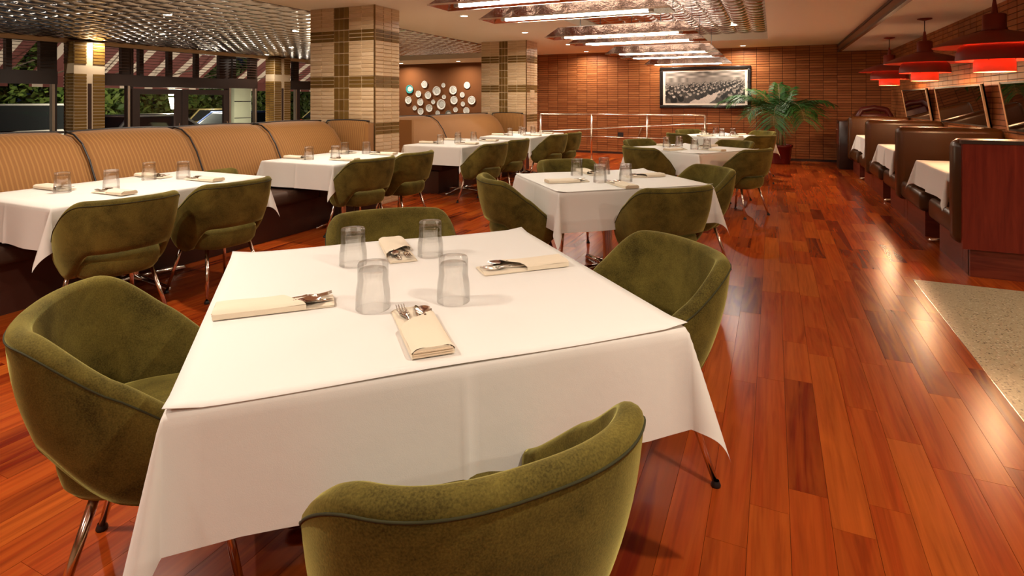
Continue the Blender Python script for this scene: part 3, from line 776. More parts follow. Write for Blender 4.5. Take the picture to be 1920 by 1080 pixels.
square_table('the third table of the centre row', -1.0, 7.93, 58, .60, .60,
    [('front', .0, .78, 0, 'dark olive armchair on the aisle side of the third centre table'), ('right', .0, .78, 0, 'olive armchair at the far right of the third centre table'),
     ('back', .0, .78, 0, 'olive armchair at the far left of the third centre table'), ('left', .0, .78, 0, 'olive armchair on the near left of the third centre table')], 7, scaled(GL, .9), scaled(NPK, .9), 'the third centre table')
square_table('the farthest table of the centre row', -.85, 11.0, 45, .60, .60,
    [('front', .0, .78, 0, 'dark olive armchair on the aisle side of the farthest centre table'), ('right', .0, .78, 0, 'olive armchair next to the palm at the farthest centre table'),
     ('back', .0, .78, 0, 'small olive armchair by the railing at the farthest centre table'), ('left', .0, .78, 0, 'olive armchair on the near left of the farthest centre table')], 9, scaled(GL, .9), scaled(NPK, .9), 'the farthest centre table')
LG = [(-.09, -.43, 'farthest left'), (.07, -.20, 'second from left'), (-.17, .23, 'third from left'), (.02, .39, 'farthest right')]
LN = [(-.30, -.37, 0, 'near banquette place'), (.29, -.31, 180, 'near chair place'), (-.30, .35, 0, 'far banquette place'), (.27, .39, 180, 'far chair place')]
LT = [('the first banquette table', -4.43, 2.74, .50, .79, [(-3.74, 2.20, 'nearer olive armchair at the first banquette table, back to the aisle'), (-3.72, 2.93, 'farther olive armchair at the first banquette table')]),
      ('the second banquette table', -4.48, 5.12, .49, .70, [(-3.86, 4.68, 'nearer olive armchair at the second banquette table'), (-3.84, 5.40, 'lighter olive armchair at the far end of the second banquette table')]),
      ('the third banquette table', -4.37, 7.62, .48, .80, [(-3.62, 6.95, 'nearer olive armchair at the third banquette table'), (-3.64, 7.77, 'farther olive armchair at the third banquette table')]),
      ('the farthest banquette table', -4.27, 9.85, .48, .85, [(-3.53, 9.20, 'nearer olive armchair at the farthest banquette table'), (-3.48, 9.85, 'farther olive armchair at the farthest banquette table')])]
for i, (desc, x, y, a, b, chs) in enumerate(LT):
    table('pedestal table under %s' % desc if i else 'pedestal table with chrome cross foot under the nearest banquette cloth', 'white cloth hanging over %s' % desc, x, y, 0, a, b, .27, 'banquette tables', 20 + i, (.3, .55, .3, -.2))
    for k, (cx, cy, lab) in enumerate(chs): chair(lab, cx, cy, 180 - (8, 3)[k], CH)
    rnd = random.Random(40 + i)
    for (u, v, lab) in LG: glass('upturned glass tumbler %s on %s' % (lab, desc), x + u, y + v, TH + .0055)
    for (u, v, da, lab) in LN: setting('at the %s of %s' % (lab, desc), x + u, y + v, da, rnd)

# ------------------------------------------------------------------ booths
def booth(label, yb0, yb1, near, far, panel=False):
    L = XR - .02 - 1.32
    b = thing('booth_bench', label, 'booth', (1.32, 0, 0), 0, 'brown leather booths')
    bk = obj('backrest', rbox_mesh('backrest', L, yb1 - yb0, .85, .07, M_LEATHER, 4, z0=.24), None, b, (L / 2, (yb0 + yb1) / 2, 0))
    MB().box(.10, L, yb0 + .03, yb1 - .03, 0, .25).build('plinth', M_MAHOGB, b)
    for (s, e) in ([(yb0 + .02, near)] if near else []) + ([(yb1 - .02, far)] if far else []):
        y0, y1 = min(s, e), max(s, e)
        obj('seat', rbox_mesh('seat', L - .03, y1 - y0, .20, .05, M_LEATHER, 3, z0=.27), None, b, (L / 2 + .015, (y0 + y1) / 2, 0))
        MB().box(.10, L, y0 + (.12 if s == yb0 + .02 else 0), y1 - (0 if s == yb0 + .02 else .12), 0, .28).build('seat_base', M_MAHOGB, b)
    MB().tube([(.03, yb0 + .03, 1.075), (L, yb0 + .03, 1.075)], .006, 6).build('welt', M_LEATHER, b)
    if panel:
        MB().box(.045, L, yb0 - .03, yb0 + .02, .22, 1.055).build('wood_panel', M_MAHOG, b)
        MB().box(.035, L, yb0 - .035, yb0 + .02, 1.055, 1.085).build('cap_rail', M_DARKWOOD, b)
        MB().box(.10, L, yb0 + .0, yb0 + .05, 0, .22).build('toe_kick', M_MAHOGB, b)
    return b
booth('nearest booth bench with a mahogany panel on its back', 5.63, 5.84, None, 6.66, True)
booth('second brown leather booth bench from the terrazzo', 7.93, 8.16, 6.98, 9.12)
booth('third brown leather booth bench from the terrazzo', 10.38, 10.62, 9.45, 11.5)
booth('farthest brown leather booth bench by the back wall', 12.70, 12.94, 11.85, None)
for i, (y, d) in enumerate(((6.83, 'the nearest booth table'), (9.30, 'the middle booth table'), (11.72, 'the farthest booth table'))):
    table('narrow table under %s cloth' % d.replace('the ', ''), 'white cloth with hanging corner on %s' % d, 1.81, y, 0, .40, .60, .27, 'booth tables', 60 + i, (.3, -.3, -.2, .2))
st = thing('service_stand', 'dark wooden service stand past the last booth', 'cabinet', (1.42, 13.5, 0))
obj('body', rbox_mesh('body', .42, .45, .98, .01, M_DARKWOOD, 1), None, st)
MB().box(-.22, -.205, -.18, .18, .5, .92).build('drawer_front', M_MAHOGB, st); MB().tube([(-.225, -.08, .8), (-.24, -.08, .8), (-.24, .08, .8), (-.225, .08, .8)], .008, 6).build('drawer_pull', M_STEEL, st)
sb = thing('upholstered_bench', 'dark red padded bench back in the far corner behind the booths', 'bench', (1.95, 14.1, 0))
obj('seat', rbox_mesh('seat', .68, .5, .42, .04, mat('oxblood', (0.11, 0.014, 0.012), 0.35), 2), None, sb)
MB().tube([(-.30, .12, .4), (-.30, .14, 1.05), (-.22, .14, 1.20), (0, .14, 1.24), (.22, .14, 1.20), (.30, .14, 1.05), (.30, .12, .4)], .06, 10).build('back_frame', MATS['oxblood'], sb, True)
obj('back_cushion', rbox_mesh('back_cushion', .52, .09, .70, .03, MATS['oxblood'], 2, z0=.42), None, sb, (0, .14, 0))

# ------------------------------------------------------------------ ramp railing
rl = thing('ramp_railing', 'brushed steel ramp railing in front of the brick wall', 'railing', (0, 13.0, 0))
for x in (-5.19, -3.90, -2.60, -1.35):
    MB().tube([(x, 0, 0), (x, 0, 1.065)], .021, 12).build('post', M_STEEL, rl, True)
    MB().lathe([(0, .0), (.055, .0), (.055, .008), (.03, .014), (.021, .02)], 16, x).build('base_flange', M_STEEL, rl, True)
MB().tube([(-5.19, 0, 1.065), (-1.35, 0, 1.065)], .021, 12).build('top_rail', M_STEEL, rl, True)
MB().tube([(-5.19, 0, .54), (-1.35, 0, .54)], .014, 10).build('middle_rail', M_STEEL, rl, True)
MB().tube([(-5.25, .07, .63), (-1.5, .07, .875), (-1.05, .07, .88)], .021, 12).build('handrail', M_STEEL, rl, True)
for x, z in ((-3.90, .705), (-2.60, .79)): MB().tube([(x, .0, z - .05), (x, .07, z - .05), (x, .07, z + .01)], .008, 6).build('bracket', M_STEEL, rl)
wh = thing('wall_handrail', 'short steel handrail bracket on the brick wall behind the railing', 'handrail', (-3.05, YB - .014, .70))
MB().lathe([(0, 0), (.04, 0), (.04, .012), (.014, .02), (.014, .07), (0, .07)], 14).build('bracket', M_STEEL, wh, True, None, (PI/2, 0, 0))
MB().tube([(-.12, -.08, -.35), (0, -.08, .03)], .018, 10).build('rail', mat('bronze_rail', (0.20, 0.09, 0.04), 0.4, 0.6), wh, True)
ot = thing('wall_outlet', 'small black outlet low on the brick wall', 'outlet', (-3.62, YB - .012, .50))
MB().box(-.07, .07, -.015, 0, -.06, .06).build('cover', M_BLACK, ot); MB().box(-.03, .03, -.019, -.015, -.03, .03).build('socket', M_FRAME, ot)

# ------------------------------------------------------------------ framed photograph (flat print painted as vertex colours)
def crowd_image(W, H):
    rnd = random.Random(11); im = [[.30] * W for _ in range(H)]
    for j in range(H):
        v = j / H                                     # 0 = bottom
        for i in range(W):
            u = i / W
            if v > .80: g = .50 + .16 * math.sin(u * 23) * math.sin(v * 40) - .28 * max(0, 1 - abs(u - .52) / .22) * (v - .8) * 5 * abs(math.sin(u * 26))
            elif v > .66: g = .46 + .10 * math.sin(u * 60) * (1 if u < .3 or u > .85 else .2)
            else: g = .26 + .25 * v
            im[j][i] = g
    vx, vy = 1.02, .70
    def band(x0, x1, g):                              # white table running to the vanishing point
        for j in range(int(H * .64)):
            v = j / H; k = v / vy; a = x0 + (vx - x0) * k; b = x1 + (vx - x1) * k
            for i in range(max(0, int(a * W)), min(W, int(b * W))): im[j][i] = g + rnd.uniform(-.09, .06)
    for x0, x1 in ((-2.3, -2.0), (-1.5, -1.25), (-.72, -.45), (.26, .56)): band(x0, x1, .74)
    def ell(cx, cy, rx, ry, g):
        for j in range(max(0, int((cy - ry) * H)), min(H, int((cy + ry) * H) + 1)):
            for i in range(max(0, int((cx - rx) * W)), min(W, int((cx + rx) * W) + 1)):
                if ((i / W - cx) / rx) ** 2 + ((j / H - cy) / ry) ** 2 < 1: im[j][i] = g + rnd.uniform(-.04, .04)
    k = .93
    while k > .02:
        v = vy * k; s = 1.0 - k
        for x0, sd in ((-2.3, -1), (-2.0, 1), (-1.5, -1), (-1.25, 1), (-.72, -1), (-.45, 1), (.26, -1), (.56, 1), (.86, 1), (1.15, 1)):
            for row in range(2):
                cx = x0 + sd * (.06 + .16 * row) + rnd.uniform(-.03, .03); px = cx + (vx - cx) * k
                if not -.05 < px < 1.05: continue
                sz = .020 + .058 * s; vv = v + rnd.uniform(-.01, .01)
                ell(px, vv + sz * .4, sz * .62, sz * 1.5, rnd.choice([.07, .10, .13, .2, .06]))
                ell(px + rnd.uniform(-.004, .004), vv + sz * 2.1, sz * .26, sz * .72, rnd.uniform(.42, .68))
                ell(px, vv + sz * 2.7, sz * .28, sz * .30, rnd.choice([.1, .15, .4]))
        k -= .035 + .05 * s
    return im
pf = thing('framed_photograph', 'wide black framed sepia photograph of a crowded banquet on the brick wall', 'picture', (-1.545, YB - .012, 1.715))
FW, FH = 1.065, .515
for (a, b, c, d, n) in ((-FW, FW, FH - .08, FH, 'frame_rail'), (-FW, FW, -FH, -FH + .08, 'frame_rail'), (-FW, -FW + .08, -FH + .08, FH - .08, 'frame_rail'), (FW - .08, FW, -FH + .08, FH - .08, 'frame_rail')):
    o = obj(n, rbox_mesh(n, b - a, .05, d - c, .012, mat('black_lacquer', (0.010, 0.007, 0.006), 0.25) if 'black_lacquer' not in MATS else MATS['black_lacquer'], 2), None, pf, ((a + b) / 2, -.025, c))
MB().box(-FW + .07, FW - .07, -.02, -.012, -FH + .07, FH - .07).build('mat_board', mat('mat_board', (0.80, 0.70, 0.58), 0.8), pf)
IW, IH = 230, 100; img = crowd_image(IW, IH); PX, PZ = FW - .135, FH - .125
mb = MB(); mb.grid(lambda u, v: (-PX + 2 * PX * u, -.0215, -PZ + 2 * PZ * v), IW - 1, IH - 1)
pm = mat('photo_print', (0.5, 0.5, 0.5), 0.35); t = NT(pm); at = t.n('ShaderNodeAttribute', attribute_name='print'); t.color(at.outputs['Color'])
pr_ = mb.build('photo_print', pm, pf); ca_ = pr_.data.color_attributes.new('print', 'FLOAT_COLOR', 'POINT'); flat = []
for j in range(IH):
    for i in range(IW):
        g = max(.02, min(.9, img[j][i])) ** 1.9; flat += [g * 1.0, g * .86, g * .74, 1]
ca_.data.foreach_set('color', flat)

# ------------------------------------------------------------------ plates on the brown wall
M_PLATE = mat('plate_glaze', (0.62, 0.60, 0.55), 0.2); M_PLATEW = mat('plate_well', (0.50, 0.50, 0.46), 0.2); M_TEAL = mat('teal_rim', (0.03, 0.24, 0.24), 0.25); M_GREYRIM = mat('grey_rim', (0.13, 0.13, 0.11), 0.25)
rim_p = [(.64, .05), (.72, .09), (.90, .17), (1.0, .20), (1.0, .175), (.9, .145), (.7, .04), (.6, .0)]; well_p = [(0, .035), (.5, .035), (.64, .05), (.6, .0), (0, .0)]
plate0 = {}
def plate(label, x, z, r, rm):
    if rm.name not in plate0:
        p = thing('wall_plate', label, 'plate', (x, YB, z), 0, 'plates on the brown wall')
        MB().lathe(rim_p, 32).build('rim', rm, p, True); MB().lathe(well_p, 32).build('well', M_PLATEW, p, True); plate0[rm.name] = p
    else: p = copy_tree(plate0[rm.name], (x, YB, z), 0, label)
    p.rotation_euler = (PI / 2, 0, 0); p.scale = (r, r, r); p.location.y = YB - .01
PL = [(-10.21,1.74,.134),(-9.67,1.88,.11),(-9.0,1.85,.069),(-8.19,1.84,.102),(-9.89,1.59,.102),(-9.54,1.55,.114),(-9.23,1.68,.139),(-8.98,1.5,.069),(-8.66,1.7,.129),(-8.35,1.56,.081),(-10.26,1.4,.118),(-9.82,1.34,.11),(-9.36,1.35,.07),(-9.07,1.27,.152),(-8.63,1.4,.124),(-8.03,1.4,.127),(-8.33,1.29,.072),(-10.03,1.16,.075),(-9.81,1.06,.106),(-9.5,1.16,.118),(-9.2,1.01,.078),(-8.82,.99,.108),(-8.58,1.12,.077),(-8.21,1.09,.106)]
PN = ['teal rimmed plate at the upper left of the plate group', 'white plate highest in the left half of the plates', 'tiny saucer at the top middle of the plate group', 'white plate highest at the right of the plates',
      'small white bowl right of the teal plate', 'white plate left of the big upper platter', 'large white platter in the upper middle of the plates', 'tiny saucer in the middle of the plate group',
      'large white plate upper right of the middle', 'small bowl below the upper right plate', 'white plate directly below the teal plate', 'white bowl in the second column of plates', 'tiny saucer left of the biggest platter',
      'biggest white platter in the centre of the plate group', 'double rimmed white plate right of the biggest platter', 'large plate at the far right of the group', 'tiny saucer near the right end, below the small bowl',
      'small saucer beside the green leaves', 'small white bowl low at the left, above the banquette', 'white plate lower left of the biggest platter', 'small saucer at the bottom left of the grey plate', 'grey rimmed plate half hidden behind the banquette', 'small grey saucer lower right of the biggest platter', 'white plate lowest at the right, above the banquette']
for (x, z, r), lab in zip(PL, PN): plate(lab, x, z, r, M_TEAL if 'teal rimmed' in lab else M_GREYRIM if 'grey rimmed' in lab else M_PLATE)

# ------------------------------------------------------------------ mirrors on the right wall
def mirror(label, y0, y1):
    m_ = thing('tilted_mirror', label, 'mirror', (XR - .035, (y0 + y1) / 2, 1.08), 0, 'tilted mirrors above the booths'); W = y1 - y0; H = .52
    q = empty('backing'); bpy.data.objects.remove(q)
    rot = (0, R(-9), 0)
    MB().box(-.012, .006, -W/2, W/2, 0, H).build('backing_board', M_BLACK, m_, False, None, rot)
    MB().quad((-.0135, -W/2 + .03, .02), (-.0135, W/2 - .03, .02), (-.0135, W/2 - .03, H - .02), (-.0135, -W/2 + .03, H - .02)).build('mirror_glass', M_MIRROR, m_, False, None, rot)
    MB().box(-.03, .006, -W/2, -W/2 + .03, 0, H).build('side_edge', mat('mirror_edge', (0.50, 0.30, 0.17), 0.5) if 'mirror_edge' not in MATS else MATS['mirror_edge'], m_, False, None, rot)
    MB().box(-.02, .006, W/2 - .015, W/2, 0, H).build('side_edge', MATS['mirror_edge'], m_, False, None, rot)
mirror('dark tilted mirror above the farthest booth', 10.98, 12.9); mirror('dark tilted mirror above the middle booth', 8.33, 10.5); mirror('mirror at the right picture edge reflecting green leaves', 5.75, 7.78)

# ------------------------------------------------------------------ palms
def leaf_mat(name, a, b):
    m = mat(name, a, 0.5, spec=.3); t = NT(m); r = t.n('ShaderNodeNewGeometry').outputs['Random Per Island']; t.color(t.mix(r, a, b)); return m
M_LEAF = leaf_mat('palm_leaf', (0.010, 0.055, 0.008), (0.035, 0.13, 0.018)); M_LEAFB = leaf_mat('fern_leaf', (0.03, 0.20, 0.01), (0.08, 0.36, 0.03)); M_STEM = mat('palm_stem', (0.20, 0.15, 0.05), 0.5)
def frond(parent, base, az, elev, length, droop, nl=30, ll=.40, ml=None, seed=0):
    rnd = random.Random(seed); N = 16; pts = []; p = Vector(base); d = Vector((math.cos(az) * math.cos(elev), math.sin(az) * math.cos(elev), math.sin(elev)))
    for i in range(N + 1):
        pts.append(p.copy()); e = elev - droop * (i / N) ** 1.25
        d = Vector((math.cos(az) * math.cos(e), math.sin(az) * math.cos(e), math.sin(e))); p = p + d * (length / N)
    mb = MB(); mb.mi = 1; mb.tube(pts, [.010 * (1 - .8 * i / N) for i in range(N + 1)], 6); mb.mi = 0
    for k in range(nl):
        s = .22 + .78 * k / (nl - 1); i = min(N - 1, int(s * N)); f = s * N - i; q = pts[i].lerp(pts[i + 1], f); T = (pts[i + 1] - pts[i]).normalized()
        side = T.cross(Vector((0, 0, 1))); side = side.normalized() if side.length > .05 else Vector((-math.sin(az), math.cos(az), 0)); up = side.cross(T).normalized()
        L = ll * (.45 + .75 * math.sin(PI * min(1, s * .86 + .06))) * rnd.uniform(.85, 1.1)
        for sg in (-1, 1):
            dirn = (side * sg * .80 + T * .62 + up * rnd.uniform(.0, .25)).normalized(); w = .011
            a = q; b = q + dirn * L * .5 - Vector((0, 0, .03 * L)); c = q + dirn * L - Vector((0, 0, .32 * L * rnd.uniform(.6, 1.3)))
            wv = T * w
            mb.add([a - wv * .3, a + wv * .3, b + wv, b - wv, c], [(0, 1, 2, 3), (3, 2, 4)])
    return mb.build('frond', [ml or M_LEAF, M_STEM], parent)
pp = thing('potted_palm', 'large green kentia palm in a red pot against the brick wall', 'plant', (.14, 13.95, 0))
MB().lathe([(0, 0), (.19, 0), (.20, .02), (.235, .36), (.255, .37), (.26, .42), (.235, .42), (.225, .38), (0, .37)], 32).build('pot', mat('red_ceramic', (0.11, 0.010, 0.009), 0.25), pp, True)
MB().lathe([(0, .375), (.228, .372)], 24).build('soil', mat('soil', (0.03, 0.018, 0.010), 0.9), pp)
for k, (sx, sy) in enumerate(((-.07, .02), (.05, .05), (.02, -.06), (-.02, .07), (.10, -.02), (-.11, -.04), (.0, .0))):
    MB().tube([(sx, sy, .37), (sx * .8, sy * .8, .62), (sx * .9, sy * .7, .86)], [.016, .013, .010], 8).build('stem', M_STEM, pp, True)
FR = [(180, 62, 1.55, 95, .36), (165, 66, 1.35, 80, .34), (200, 70, 1.40, 110, .36), (12, 58, 1.12, 60, .28), (-18, 62, 1.25, 85, .34), (-65, 76, 1.45, 160, .48), (-100, 74, 1.45, 172, .50), (-135, 68, 1.25, 130, .40), (-40, 70, 1.2, 125, .40), (140, 78, 1.2, 70, .30), (60, 80, 1.05, 50, .26), (95, 84, 1.1, 45, .24)]
for k, (az, el, L, dr, ll) in enumerate(FR): frond(pp, (.03 * math.cos(k), .03 * math.sin(k), .80), R(az), R(el), L, R(dr), 54, ll * 1.15, None, k)
p2 = thing('potted_fern', 'bright green fern leaves peeking out beside the nearer column', 'plant', (-6.75, 9.3, LOW))
MB().lathe([(0, 0), (.17, 0), (.22, .40), (.235, .40), (.235, .46), (.2, .45), (0, .42)], 24).build('pot', MATS['red_ceramic'], p2, True)
MB().tube([(0, 0, .42), (0.02, 0, 1.35)], [.03, .02], 8).build('stem', M_STEM, p2, True)
for k in range(7): frond(p2, (.02, 0, 1.3), R(k * 51 - 20), R(50), .75, R(75), 22, .2, M_LEAFB, 50 + k)

# ------------------------------------------------------------------ red pendant lamps over the booths
def red_lamp(label, y):
    x = 1.85; t = thing('pendant_lamp', label, 'lamp', (x, y, 1.665), 0, 'red layered pendant lamps')
    def shade(name, prof, m_, th=.004):
        mb = MB(); mb.lathe(prof, 48); mb.mi = 1; mb.lathe([(r - th, z - th) for r, z in prof[::-1]], 48); return mb.build(name, [m_, M_REDIN], t, True)
    shade('top_shade', [(.10, .375), (.18, .355), (.28, .325), (.38, .285), (.47, .235)], M_REDLAMP)
    shade('middle_shade', [(.19, .26), (.225, .255), (.265, .225), (.285, .17), (.29, .105)], M_REDLAMP)
    shade('lower_shade', [(.13, .14), (.150, .10), (.155, .05), (.155, .0)], M_REDBRIGHT)
    MB().lathe([(0, .012), (.148, .012)], 32).build('diffuser', M_LAMPGLOW, t)
    MB().lathe([(.0, .53), (.075, .53), (.088, .52), (.088, .40), (.10, .375), (0, .375)], 28).build('socket_cup', M_REDLAMP, t, True)
    MB().lathe([(.012, .66), (.02, .60), (.028, .53)], 12).build('cord_grip', M_REDLAMP, t, True)
    MB().tube([(0, 0, .60), (0, 0, 2.50 - 1.665)], .006, 8).build('cord', M_BLACK, t, True)
    MB().lathe([(0, .835), (.085, .835), (.085, .822), (.02, .805), (0, .805)], 24).build('ceiling_canopy', M_REDLAMP, t, True)
    for a in range(3):
        c, s = math.cos(a * 2.094), math.sin(a * 2.094)
        MB().tube([(.10*c, .10*s, .38), (.20*c, .20*s, .255), (.15*c, .15*s, .10)], .004, 6).build('strut', M_REDLAMP, t)
    for nm, z, e, r, col in (('lamp_bulb', -.01, 30, .10, (1, .62, .32)), ('upper_bulb', .19, 7, .05, (1, .55, .32))):
        ld = bpy.data.lights.new(nm, 'POINT'); ld.energy = e; ld.color = col; ld.shadow_soft_size = r * .6; lo = bpy.data.objects.new(nm, ld); COL.objects.link(lo); lo.parent = t; lo.location = (0, 0, z)
red_lamp('red layered pendant lamp at the right edge over the nearest booth', 6.62); red_lamp('red layered pendant lamp over the middle booth', 9.28); red_lamp('small looking red pendant lamp over the farthest booth', 11.85)

# ------------------------------------------------------------------ linear fluorescent pendants
def linear_pendant(label, y):
    L, Z = 1.66, 2.12; t = thing('linear_pendant', label, 'light fixture', (-1.55, y, Z), 0, 'linear fluorescent pendants'); h, wb, wt, le = .115, .15, .055, L / 2
    lt = le - .13
    o = [(-le, -wb, 0), (le, -wb, 0), (le, wb, 0), (-le, wb, 0), (-lt, -wt, h), (lt, -wt, h), (lt, wt, h), (-lt, wt, h)]; k = .004
    i_ = [(x * .995, yy * .97, z - k) for x, yy, z in o]
    mb = MB(); mb.add(o + i_, [(0,1,5,4), (1,2,6,5), (2,3,7,6), (3,0,4,7), (4,5,6,7), (8,12,13,9), (9,13,14,10), (10,14,15,11), (11,15,12,8), (12,15,14,13), (0,8,9,1), (1,9,10,2), (2,10,11,3), (3,11,8,0)])
    mb.build('reflector', M_REFLECT, t)
    for s in (-1, 1): MB().box(-le, le, s * wb - .004, s * wb + .004, -.006, .006).build('rim_strip', M_STEEL, t)
    MB().tube([(-.635, 0, .004), (.635, 0, .004)], .0135, 14).build('tube', M_TUBE, t, True)
    MB().box(-.60, .60, -.045, .045, h + .002, h + .006).build('added_uplight_strip', M_UPFILL, t)  # glowing strip added to go with the upward fill
    ld = bpy.data.lights.new('added_ceiling_fill', 'AREA'); ld.shape = 'RECTANGLE'; ld.size = 1.2; ld.size_y = .09; ld.energy = UP_W; ld.color = WARM  # area light added to brighten the ceiling
    lo = bpy.data.objects.new('added_ceiling_fill', ld); COL.objects.link(lo); lo.parent = t; lo.location = (0, 0, h + .012); lo.rotation_euler = (PI, 0, 0)
    for s in (-1, 1):
        MB().box(s * .655 - .02, s * .655 + .02, -.02, .02, -.006, .06).build('lamp_holder', M_WHITE, t)
        MB().tube([(s * .45, 0, h), (s * .45, 0, CZ - Z)], .005, 6).build('rod', M_BLACK, t)
        MB().lathe([(0, CZ - Z), (.055, CZ - Z), (.05, CZ - Z - .018), (0, CZ - Z - .03)], 16, s * .45).build('ceiling_cup', M_STEEL, t, True)
PYS = [3.80, 4.63, 6.23, 7.05, 8.80, 9.78, 11.73]
PLB = ['fluorescent pendant trough cut off by the top picture edge', 'second fluorescent pendant trough from the top, brightest tube', 'third fluorescent pendant trough from the top', 'fourth fluorescent pendant trough, close behind the third', 'fifth fluorescent pendant trough from the top', 'sixth fluorescent pendant trough, just above the last', 'last fluorescent pendant trough, above the framed photograph']
for y, lab in zip(PYS, PLB): linear_pendant(lab, y)

# ------------------------------------------------------------------ recessed downlights
DL = [None]
def downlight(label, x, y, z, watts=DOWN_W, spread=165):
    if DL[0] is None:
        t = thing('recessed_downlight', label, 'light fixture', (x, y, z), 0, 'recessed ceiling downlights')
        MB().lathe([(.050, -.002), (.075, -.006), (.082, -.003), (.084, 0), (.05, 0)], 24).build('trim_ring', M_WHITE, t, True)
        MB().lathe([(0, -.003), (.052, -.003)], 24).build('lens', M_LENS, t); DL[0] = t
    else: t = copy_tree(DL[0], (x, y, z), 0, label)
    ld = bpy.data.lights.new('lamp', 'AREA'); ld.shape = 'DISK'; ld.size = .10; ld.energy = watts; ld.color = WARM; ld.spread = R(spread)
    lo = bpy.data.objects.new('lamp', ld); COL.objects.link(lo); lo.location = (x, y, z - .012); lo.parent = t; lo.location = (0, 0, -.012)
for k, (x, y, lab) in enumerate(((-4.2, 7.44, 'recessed downlight in the tan ceiling right of the nearer column'), (-4.2, 9.73, 'recessed downlight in the tan ceiling before the farther column'), (-4.2, 5.0, 'ceiling downlight over the second banquette table, above the picture'), (-4.2, 2.7, 'ceiling downlight over the first banquette table, above the picture'), (-4.2, 12.2, 'ceiling downlight beyond the farther column'),
        (-.64, 14.2, 'recessed downlight close to the brick wall above the palm'), (-2.45, 14.2, 'recessed downlight close to the brick wall behind the pendants'), (-4.4, 14.2, 'recessed downlight close to the brick wall behind the farther column'), (.75, 1.2, 'aisle downlight over the near floor'), (-2.4, 0.6, 'downlight above the foreground chair at the left'), (-3.6, .2, 'unseen fill downlight left behind the viewer'), (.2, -1.2, 'unseen fill downlight right behind the viewer'), (-2.2, -1.5, 'unseen fill downlight behind the viewer'), (3.2, 1.5, 'downlight over the terrazzo'), (3.2, 4.2, 'downlight over the far terrazzo'))):
    downlight(lab, x, y, CEIL, DOWN_W * (.25 if y < 0.5 else 1.0 if y < 14 else .75))  # the ones behind the viewer are unseen and give bounce fill
downlight('recessed downlight in the far corner of the tin coffer', -.66, 11.28, CZ - .03)
for x, y, lab in ((-7.92, 5.38, 'tin ceiling downlight highest in the picture'), (-10.26, 6.86, 'tin ceiling downlight in the second row'), (-12.5, 7.1, 'tin ceiling downlight close to the nearer pier'), (-7.72, 7.6, 'tin ceiling downlight just left of the column'), (-12.4, 11.2, 'tin ceiling downlight close to the farther pier'), (-10.2, 9.9, 'tin ceiling downlight hidden behind the column'), (-8.6, 11.6, 'tin ceiling downlight between the columns')):
    downlight(lab, x, y, CEIL - .03, DOWN_W * (.10 if x < -12 else 1.2))
for x, y, lab in ((-10.19, 14.2, 'downlight in the ceiling strip over the teal plate'), (-8.15, 14.1, 'downlight in the ceiling strip over the right plates')): downlight(lab, x, y, 2.51, DOWN_W * .8)

# ------------------------------------------------------------------ the street: ground, cars, trees, lanterns
GZ = -.50
tag(MB().box(-90, XW - .2, -60, 70, GZ - .2, GZ).build('ground', mat('asphalt', (0.03, 0.03, 0.032), 0.7)), 'dark car park outside the windows', kind='structure')
def car(label, x, y, rz, paint, L=4.6, H=1.48, van=False):
    t = thing('parked_car', label, 'car', (x, y, GZ), rz, 'parked cars'); hw = .89
    st = [(-L/2, .45, .62, .70), (-L/2 + .15, .30, .78, .86), (-L*.30, .26, .92, .89), (0, .24, .94, .89), (L*.22, .24, .94, .89), (L*.36, .28, .86, .88), (L/2 - .1, .32, .72, .80), (L/2, .42, .60, .66)]
    vs = []; fs = []; n = 8
    for (px, zl, zh, wv) in st: vs += [(px, -wv*.9, zl), (px, -wv, (zl+zh)/2), (px, -wv*.97, zh - .04), (px, -wv*.85, zh), (px, wv*.85, zh), (px, wv*.97, zh - .04), (px, wv, (zl+zh)/2), (px, wv*.9, zl)]
    for i in range(len(st) - 1):
        for k in range(n): fs.append((i*n+k, (i+1)*n+k, (i+1)*n+(k+1) % n, i*n+(k+1) % n))
    fs.append(tuple(range(n))); fs.append(tuple((len(st)-1)*n+k for k in range(n)))
    mb = MB(); mb.add(vs, fs); recalc(mb.build('body', paint, t, True))
    r0, r1 = (-L*.46, L*.12) if van else (-L*.30, L*.06); b0, b1 = (-L*.49, L*.27) if van else (-L*.43, L*.24)
    zb, zr = .92, H
    gv = [(b0, -.80, zb), (b1, -.80, zb), (b1, .80, zb), (b0, .80, zb), (r0, -.60, zr - .03), (r1, -.60, zr - .03), (r1, .60, zr - .03), (r0, .60, zr - .03)]
    mb = MB(); mb.add(gv, [(0,1,5,4), (1,2,6,5), (2,3,7,6), (3,0,4,7), (4,5,6,7)]); mb.build('windows', mat('car_glass', (0.012, 0.014, 0.016), 0.06) if 'car_glass' not in MATS else MATS['car_glass'], t)
    obj('roof', rbox_mesh('roof', r1 - r0 + .10, 1.30, .07, .03, paint, 2), None, t, ((r0 + r1) / 2, 0, zr - .06))
    for a, b in ((0, 4), (1, 5), (2, 6), (3, 7)): MB().tube([gv[a], gv[b]], .04, 6).build('pillar', paint, t)
    for sx in (-1, 1):
        for sy in (-1, 1):
            w_ = MB().lathe([(0, -.11), (.22, -.11), (.32, -.09), (.33, 0), (.32, .09), (.22, .11), (0, .11)], 20).build('wheel', M_BLACK, t, True, (sx * L * .31, sy * .80, .33), (PI/2, 0, 0))
            MB().lathe([(0, .115), (.19, .115), (.2, .10)], 16).build('hub_cap', M_STEEL, w_, True); 
    for sy in (-1, 1):
        MB().box(L/2 - .10, L/2 - .02, sy * .62 - .14, sy * .62 + .14, .60, .72).build('headlight', M_WHITE, t)
        MB().box(-L/2 + .03, -L/2 + .10, sy * .66 - .12, sy * .66 + .12, .66, .84).build('tail_light', mat('tail_red', (0.35, 0.02, 0.02), 0.3) if 'tail_red' not in MATS else MATS['tail_red'], t)
